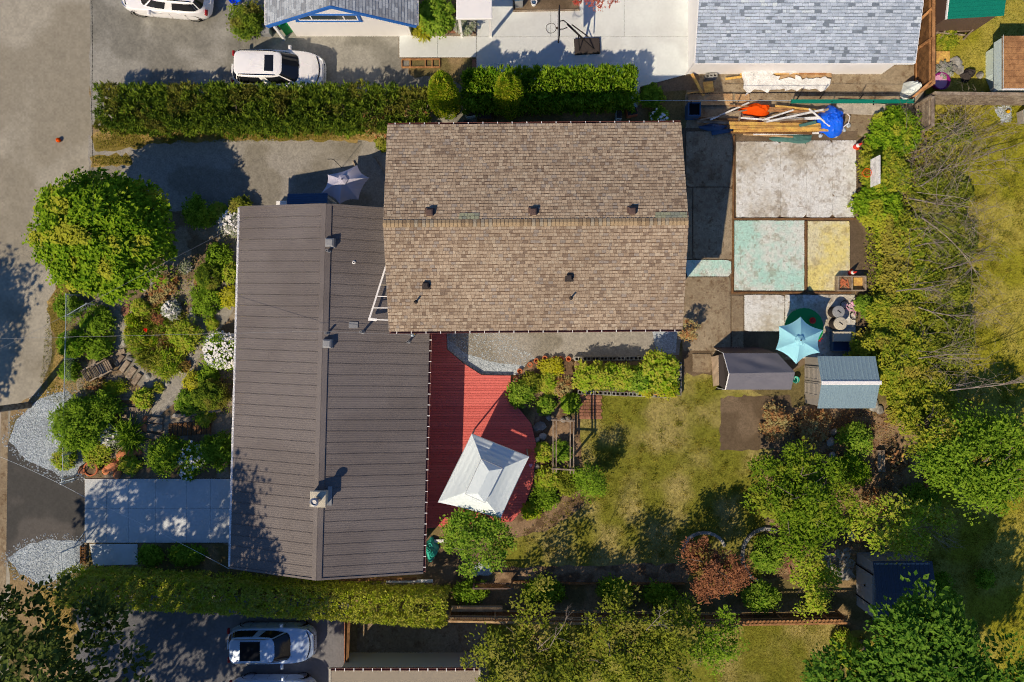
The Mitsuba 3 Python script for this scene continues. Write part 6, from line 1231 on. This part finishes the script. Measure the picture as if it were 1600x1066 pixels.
# wooden fences at the top right
def board_fence(label, a, b, h, mat, cap, name='board_fence', cat_='fence', bw=.14, rails=True):
    t = thing(name, label, cat_); a, b = np.array([*a, 0.]), np.array([*b, 0.]); L = np.linalg.norm(b - a); d = (b - a) / L; s = np.array([-d[1], d[0], 0]); n = int(L / bw)
    for k in range(n):
        c = a + d * (k + .5) * L / n; put('board', cbox([c[0], c[1], .04], [L / n - .008, .022, h + .01 * ((k * 7) % 3)], math.atan2(d[1], d[0]), .006), mat, t)
    put('cap_rail', beam(a + [0, 0, h + .09], b + [0, 0, h + .09], .15, .04), cap, t)
    for k in range(int(L / 2.3) + 2):
        c = a + d * min(L, k * 2.3) + s * .06; put('post', box([c[0], c[1], 0], [.1, .1, h + .065]), cap, t)
    for z in (.3, h - .15): put('rail', beam(a + s * .05 + [0, 0, z], b + s * .05 + [0, 0, z], .05, .08), cap, t)
    return t
BF = board_fence('tall brown board fence beside the pale grey roof', (20.93, 12.75), (20.93, 21), 1.65, 'm_wood_brown', 'm_cedar')
for y in (12.7, 16.3): put('brace', beam([20.35, y - .45, .15], [20.93, y + .3, 1.7], .12, .06), 'm_cedar', BF)
board_fence('grey weathered board fence running off the right edge', (21.1, 12.32), (27.5, 12.25), 1.6, 'm_wood_grey', 'm_wood_grey')
board_fence('brown board fence stub going down beside the ivy', (20.98, 10.7), (20.98, 12.2), 1.5, 'm_wood_grey', 'm_wood_grey')
# back fence with lattice
def lattice(t, a, b, z0, z1, pitch=.12, mat='m_wood_brown'):
    a, b = np.asarray(a, float), np.asarray(b, float); L = np.linalg.norm(b - a); d = (b - a) / L; out = []; hh = z1 - z0
    for x in np.arange(0, L - hh, pitch):
        for sg in (0, 1): p, q = a + d * (x + sg * hh), a + d * (x + (1 - sg) * hh); out.append(beam([p[0], p[1], z0], [q[0], q[1], z1], .035, .012, (d[1], -d[0], 0)))
    put('lattice', cat(out), mat, t, kind='stuff')
pa, pb = P(705, 958)[:2], P(1140, 965)[:2]
F1 = board_fence('dark brown fence with lattice between hedge and olive trees', pa * [1, .985], pb * [1, .985], 1.2, 'm_wood_brown', 'm_ply'); lattice(F1, pa * [1, .985], pb * [1, .985], 1.3, 1.62); put('top_rail', beam([*(pa * [1, .985]), 1.65], [*(pb * [1, .985]), 1.65], .1, .05), 'm_ply', F1)
pa, pb = P(1140, 965)[:2], P(1306, 962)[:2]
F2 = board_fence('brown slatted fence above the lower lawn', pa * [1, .985], pb * [1, .985], 1.1, 'm_wood_brown', 'm_cedar'); lattice(F2, pa * [1, .985], pb * [1, .985], 1.25, 1.5, .2); put('top_rail', beam([*(pa * [1, .985]), 1.53], [*(pb * [1, .985]), 1.53], .09, .05), 'm_cedar', F2)
F3 = thing('lattice_trellis', 'brown lattice trellis at the lower edge of the lawn', 'trellis'); a, b = P(742, 906)[:2], P(800, 906)[:2]; lattice(F3, a, b, .6, 1.3); put('rail', cat([beam([*a, 1.32], [*b, 1.32], .07, .05), beam([*a, .58], [*b, .58], .07, .05)]), 'm_brown', F3)
for q in (a, b): put('post', box([*q, 0], [.09, .09, 1.35]), 'm_brown', F3)
for i, (p_, q_) in enumerate((((800, 908), (905, 912)), ((905, 912), (1070, 912)))): put('border_board', beam(P(*p_, .15), P(*q_, .15), .06, .22), 'm_wood_brown', label=['left', 'right'][i] + ' long dark board edging the foot of the lawn', cat='board')
for i, (x, y, L) in enumerate(((600, 912, 3.2), (640, 908, 2.4), (590, 905, 4.0))): board('plank stored under the lower right eave, ' + ORD[i] + ' from the hedge', (x, y), L, .16, .5, .5 + .1 * i, ('m_wood_grey', 'm_white_board', 'm_wood_brown')[i], .04, group='planks under the eave')
board('mossy beige plank on the fence at the end of the hedge', (745, 951), 2.6, .3, 0, .9, 'm_ply', .05)
board('white board lying beside the magnolia bush', (695, 845), 1.1, .18, 2, .1, 'm_white_board', .05)
rng = np.random.default_rng(5)
# edging rings of the lower lawn
for i in range(13):
    g = math.radians(72 + i * 14.5); c = P(1197 + 42 * math.cos(g) * .9, 868 - 42 * math.sin(g)); put('ring_stone', cbox([c[0], c[1], 0], [.33, .18, .16 + .01 * (i % 3)], g + 1.57, .03), 'm_stone', label='pale edging stone of the right stone ring, ' + ORD[i] + ' counting from its top', cat='stone', group='edging stones of the right ring')
for i in range(11):
    g = math.radians(25 + i * 14.5); c = P(1100 + 33 * math.cos(g), 862 - 30 * math.sin(g)); put('ring_stone', cbox([c[0], c[1], 0], [.3, .16, .15 + .01 * (i % 3)], g + 1.57, .03), 'm_stone', label='shaded edging stone of the plum tree ring, ' + ORD[i] + ' from the right', cat='stone', group='edging stones of the plum ring')
for i, (x, y) in enumerate(((1238, 873), (1233, 878), (1231, 884), (1233, 890), (1236, 896), (1244, 870))): put('fire_ring_brick', cbox([*P(x, y)[:2], 0], [.26, .13, .16], i * .6, .02), 'm_brick', label='loose reddish brick left of the light green tree, ' + ORD[i] + ' of the arc', cat='brick', group='loose bricks of the arc')
put('grey_gravel_patch', sheet(rough(Q([(1288, 862), (1330, 858), (1338, 900), (1320, 910), (1285, 890)]), .08, .25, 77), .016), 'm_stone', kind=ST)
put('grey_gravel_patch', sheet(rough(Q([(735, 882), (760, 876), (768, 900), (738, 902)]), .06, .2, 78), .016), 'm_white_stone', kind=ST)
# firewood heap, twin log, rocks by the shed
for i in range(26):
    c = P(1396 + rng.normal(0, 13), 722 + rng.normal(0, 9), 0); a = rng.uniform(0, 3.14); L = rng.uniform(.25, .55); d = np.array([math.cos(a), math.sin(a), rng.uniform(-.1, .1)]) * L / 2; z = .08 + .18 * rng.random()
    put('firewood', beam(c + [0, 0, z] - d, c + [0, 0, z] + d, .09, .07), ('m_cedar', 'm_ply', 'm_wood_brown', 'm_board')[i % 4], label='split log of the firewood heap beside the twin beams', cat='firewood', group='firewood heap')
for i, x in enumerate((1372.5, 1378.5)): put('long_beam', beam(P(x, 703, .2), P(x + 1, 737, .2), .16, .2), 'm_wood_grey', label=['left', 'right'][i] + ' grey beam of the pair beside the firewood', cat='beam')
put('leaning_post', beam(P(1443, 740, .1), P(1449, 762, .8), .16, .12), 'm_wood_brown', label='brown post leaning in the scrub right of the firewood', cat='post')
for i, (x, y, s) in enumerate(((1297, 690, .5), (1302, 675, .4), (1300, 712, .45), (1365, 634, .6), (1374, 640, .5), (1302, 730, .4), (1330, 838, .5))): put('garden_rock', rock(P(x, y, 0), [s, s * .8, s * .6], 200 + i), 'm_stone', label='grey garden rock ' + ['in the middle right of the apple tree', 'above the middle rock right of the apple tree', 'below the middle rock right of the apple tree', 'at the lower right corner of the plastic shed', 'just right of the shed corner rock', 'lowest beside the apple tree', 'beside the tree over the blue shed'][i], cat='rock')

# top edge: hoop stand, planting bed, bins, frames
BS = thing('basketball_stand', 'portable basketball stand with a dark base on the concrete court', 'basketball hoop'); p = P(917, 74)
put('base', cbox([p[0], p[1], .05], [1.32, .80, .22], .05, .06), 'm_dark', BS); q = P(912, 62, .27); tp = P(887, 38, 2.35)
put('pole', cat([tube([q, tp], .05, 8), tube([q + [.2, .0, .35], tp + [.22, .02, -.1]], .03, 6)]), 'm_dark', BS); put('struts', cat([tube([[p[0] - .4, p[1] - .28, .27], q + (tp - q) * .35], .025, 6), tube([[p[0] + .35, p[1] - .2, .27], q + (tp - q) * .35], .025, 6)]), 'm_black', BS)
bc2 = P(873, 40, 2.75); put('arm', cat([tube([tp + [0, 0, .05], (tp + bc2) / 2 + [0, .12, .22], bc2 + [.03, .12, .2]], .025, 6), tube([tp - [0, 0, .35], (tp + bc2) / 2 + [0, -.14, -.15], bc2 + [.03, -.14, -.1]], .025, 6)]), 'm_dark', BS)
put('backboard', box([bc2[0], bc2[1], 2.45], [.035, 1.36, .88]), 'm_poly', BS)
put('board_frame', cat([box([bc2[0], bc2[1], 2.42], [.05, 1.42, .045]), box([bc2[0], bc2[1], 3.32], [.05, 1.42, .045]), box([bc2[0], bc2[1] - .69, 2.464], [.05, .045, .856]), box([bc2[0], bc2[1] + .69, 2.464], [.05, .045, .856])]), 'm_black', BS)
hc = P(861, 44, 2.6); put('hoop', cat([ring(hc, .24, .014, 22, 5), beam(hc + [.24, 0, 0], [bc2[0], hc[1], 2.6], .1, .03)]), 'm_dark', BS)
put('net', cat([tube([hc + [.24 * math.cos(g), .24 * math.sin(g), 0], hc + [.12 * math.cos(g + .5), .12 * math.sin(g + .5), -.42]], .005, 3) for g in np.arange(0, 6.28, .4)]), 'm_net', BS)
put('court_bed', slab(Polygon(Q([(803, -60), (905, -60), (905, 15), (803, 17)])), 0.05, .08), 'm_dirt', kind=ST); put('court_bed_kerb', cat([beam(P(802, 17.5, .09), P(906, 15.5, .09), .06, .1), beam(P(802, -60, .09), P(802, 17.5, .09), .06, .1)]), 'm_wood_grey', kind=ST)
HR = thing('white_helmet', 'white bucket with a dark centre in the bed at the top edge', 'bucket'); q = P(834, 8); put('bucket', lathe([(.12, 0), (.16, .3), (.17, .31), (.14, .31), (.11, .05), (0, .05)], [q[0], q[1], .08], 16), 'm_white', HR); put('ball', lathe([(.0, .12), (.08, .16), (.1, .2), (.08, .26), (0, .29)], [q[0], q[1], .08], 10), 'm_deep_blue', HR)
GB = thing('grey_bin', 'grey blue bin in the corner of the bed at the top', 'bin'); q = P(810, 6); put('body', cbox([q[0], q[1], .08], [.4, .5, .8], .1, .03), 'm_grey', GB); put('lid', cbox([q[0], q[1], .88], [.44, .54, .06], .1, .02), 'm_deep_blue', GB)
put('planting_bed', slab(Polygon(Q([(648, 30), (744, 20), (744, 55), (645, 55)])), 0, .10), 'm_brick', kind=ST); put('bed_kerb', beam(P(646, 54.5, .08), P(744, 55, .08), .1, .14), 'm_wood_grey', kind=ST)
LR = thing('ladder_frame', 'wooden ladder like frame lying along the concrete walk', 'ladder'); a0, a1 = P(628, 93, .06), P(687, 92.5, .06); b0, b1 = P(628, 105.5, .06), P(687, 105, .06)
for u, v in ((a0, a1), (b0, b1)): put('rail', beam(u, v, .06, .1), 'm_cedar', LR)
for k in (0, .22, .62, .8, 1.0): put('rung', beam(a0 + (a1 - a0) * k, b0 + (b1 - b0) * k, .05, .08), 'm_cedar', LR)
put('red_edging', beam(P(741, 93, .05), P(741, 112, .05), .22, .08), 'm_brick', label='dark red edging strip at the end of the concrete walk', cat='edging')
for i, (x, y, m, l) in enumerate(((450, 45, 'm_green_plastic', 'green wheeled bin at the corner of the white garage'), (434, 40, 'm_dark', 'black wheeled bin under the carport eave'), (418, 50, 'm_grey', 'low grey box on the drive by the carport'))):
    t = thing('wheeled_bin', l, 'bin'); q = P(x, y); hh = (.95, .8, .45)[i]; put('body', cbox([q[0], q[1], .03], [.52, .55, hh], .5 if i < 2 else 0, .03), m, t); put('lid', cbox([q[0], q[1], .03 + hh], [.56, .6, .07], .5 if i < 2 else 0, .03), m, t); put('handle', cbox([q[0], q[1] + .3, hh - .02], [.4, .06, .06], .0, .01), 'm_black', t)
    for s in (-1, 1): put('wheel', (lambda m_: move((m_[0][:, [2, 0, 1]], m_[1]), [q[0] + s * .24, q[1] + .26, .1]))(lathe([(0, -.03), (.09, -.03), (.1, 0), (.09, .03), (0, .03)], (0, 0, 0), 12)), 'm_black', t)
BT = thing('blue_tub', 'bright blue object cut by the top edge near the round shrub', 'tub'); q = P(370, 1); put('tub', lathe([(.25, 0), (.32, .3), (.34, .3), (.28, .05), (0, .05)], q, 14), 'm_blue_tarp', BT)
# area behind the green roofed shed
PF = thing('plank_platform', 'grey plank platform with rails below the green roofed shed', 'platform')
for k in range(7):
    a, b = P(1484 + k * 1.5, 33 + k * 2.6, .25), P(1538 - k * 3, 30 + k * 2.8, .25); put('plank', beam(a, b, .085, .04), 'm_wood_grey', PF)
for a, b in (((1461, 55), (1475, 36)), ((1470, 60), (1482, 38)), ((1505, 62), (1540, 26)), ((1460, 38), (1520, 40)), ((1462, 51), (1508, 55))): put('rail', beam(P(*a, .32), P(*b, .32), .07, .06), 'm_wood_grey', PF)
board('square tan board in the weeds beside the tall brown fence', (1472, 90), .78, .65, 0, .08, 'm_board', .03, 'square_board')
for i, (x, y, s) in enumerate(((1493, 98, .6), (1498, 110, .55), (1488, 108, .4), (1530, 118, .4))): put('pale_rock', rock(P(x, y, 0), [s, s, .35], 300 + i), 'm_stone', label='pale lump in the grass ' + ['topmost beside the tan board', 'next to the dark sack', 'left of the dark sack', 'right of the dark sack'][i], cat='rock')
tarp('dark sack lying in the grass near the playhouse', (1510, 118), .42, .3, .35, 'm_dark', 21, 'dark_sack', .6)
PFt = thing('purple_tub', 'purple round tub behind the corner of the tall brown fence', 'tub'); q = P(1464, 131); put('tub', lathe([(.30, 0), (.42, .4), (.45, .42), (.40, .42), (.3, .05), (0, .05)], q, 20), 'm_purple', PFt, smooth=40); put('inside', lathe([(.36, .3), (0, .32)], q, 16), 'm_pink', PFt)
GT = thing('garden_trampoline', 'grey green curved panel at the right edge below the grey fence', 'panel'); q = P(1593, 185); put('panel', cbox([q[0] + .3, q[1], .1], [1.0, .6, .5], .1, .08), 'm_shed_wall', GT); put('top', cbox([q[0] + .3, q[1], .6], [1.04, .64, .05], .1, .02), 'm_grey', GT)
s = scatter(rng, Polygon(Q([(1552, 168), (1580, 165), (1580, 190), (1565, 192)])), 500); put('rubble', stones(rng, s, .01, .045), 'm_white_stone', kind='stuff', label='pale rubble heap below the grey fence at the right edge', cat='rubble')
q = P(1576, 174, .2); YB = thing('yellow_ball', 'small yellow ball on the rubble at the right edge', 'ball'); put('skin', lathe([(.1 * math.sin(a), -.1 * math.cos(a)) for a in np.linspace(.02, 3.12, 8)], [q[0], q[1], .18], 12), 'm_yellow', YB, smooth=True); put('band', ring([q[0], q[1], .18], .101, .006, 14, 4), 'm_black', YB)
# shaded strip behind the brown house
for i, (x, y, m, l) in enumerate(((738, 180, 'm_canopy', 'grey fabric bundle in the shade between the two cedars'), (758, 186, 'm_wood_brown', 'brown wooden box in the shade between the two cedars'), (729, 195, 'm_deep_blue', 'small blue tub at the gutter between the two cedars'), (965, 184, 'm_galv', 'pale blue upright can in the shade behind the hedge'), (986, 178, 'm_terracotta', 'brown planter in the shade at the end of the cedar hedge'))):
    t = thing('shade_item', l, 'container'); q = P(x, y); put('body', cbox([q[0], q[1], 0], [(.7, .75, .3, .28, .55)[i], (.35, .3, .25, .45, .4)[i], (.4, .5, .35, .6, .4)[i]], (.2, 0, 0, 0, .2)[i], .06), m, t); put('rim', cbox([q[0], q[1], (.4, .5, .35, .6, .4)[i]], [(.7, .75, .3, .28, .55)[i] * .9, (.35, .3, .25, .45, .4)[i] * .9, .03], (.2, 0, 0, 0, .2)[i], .01), 'm_dark', t)
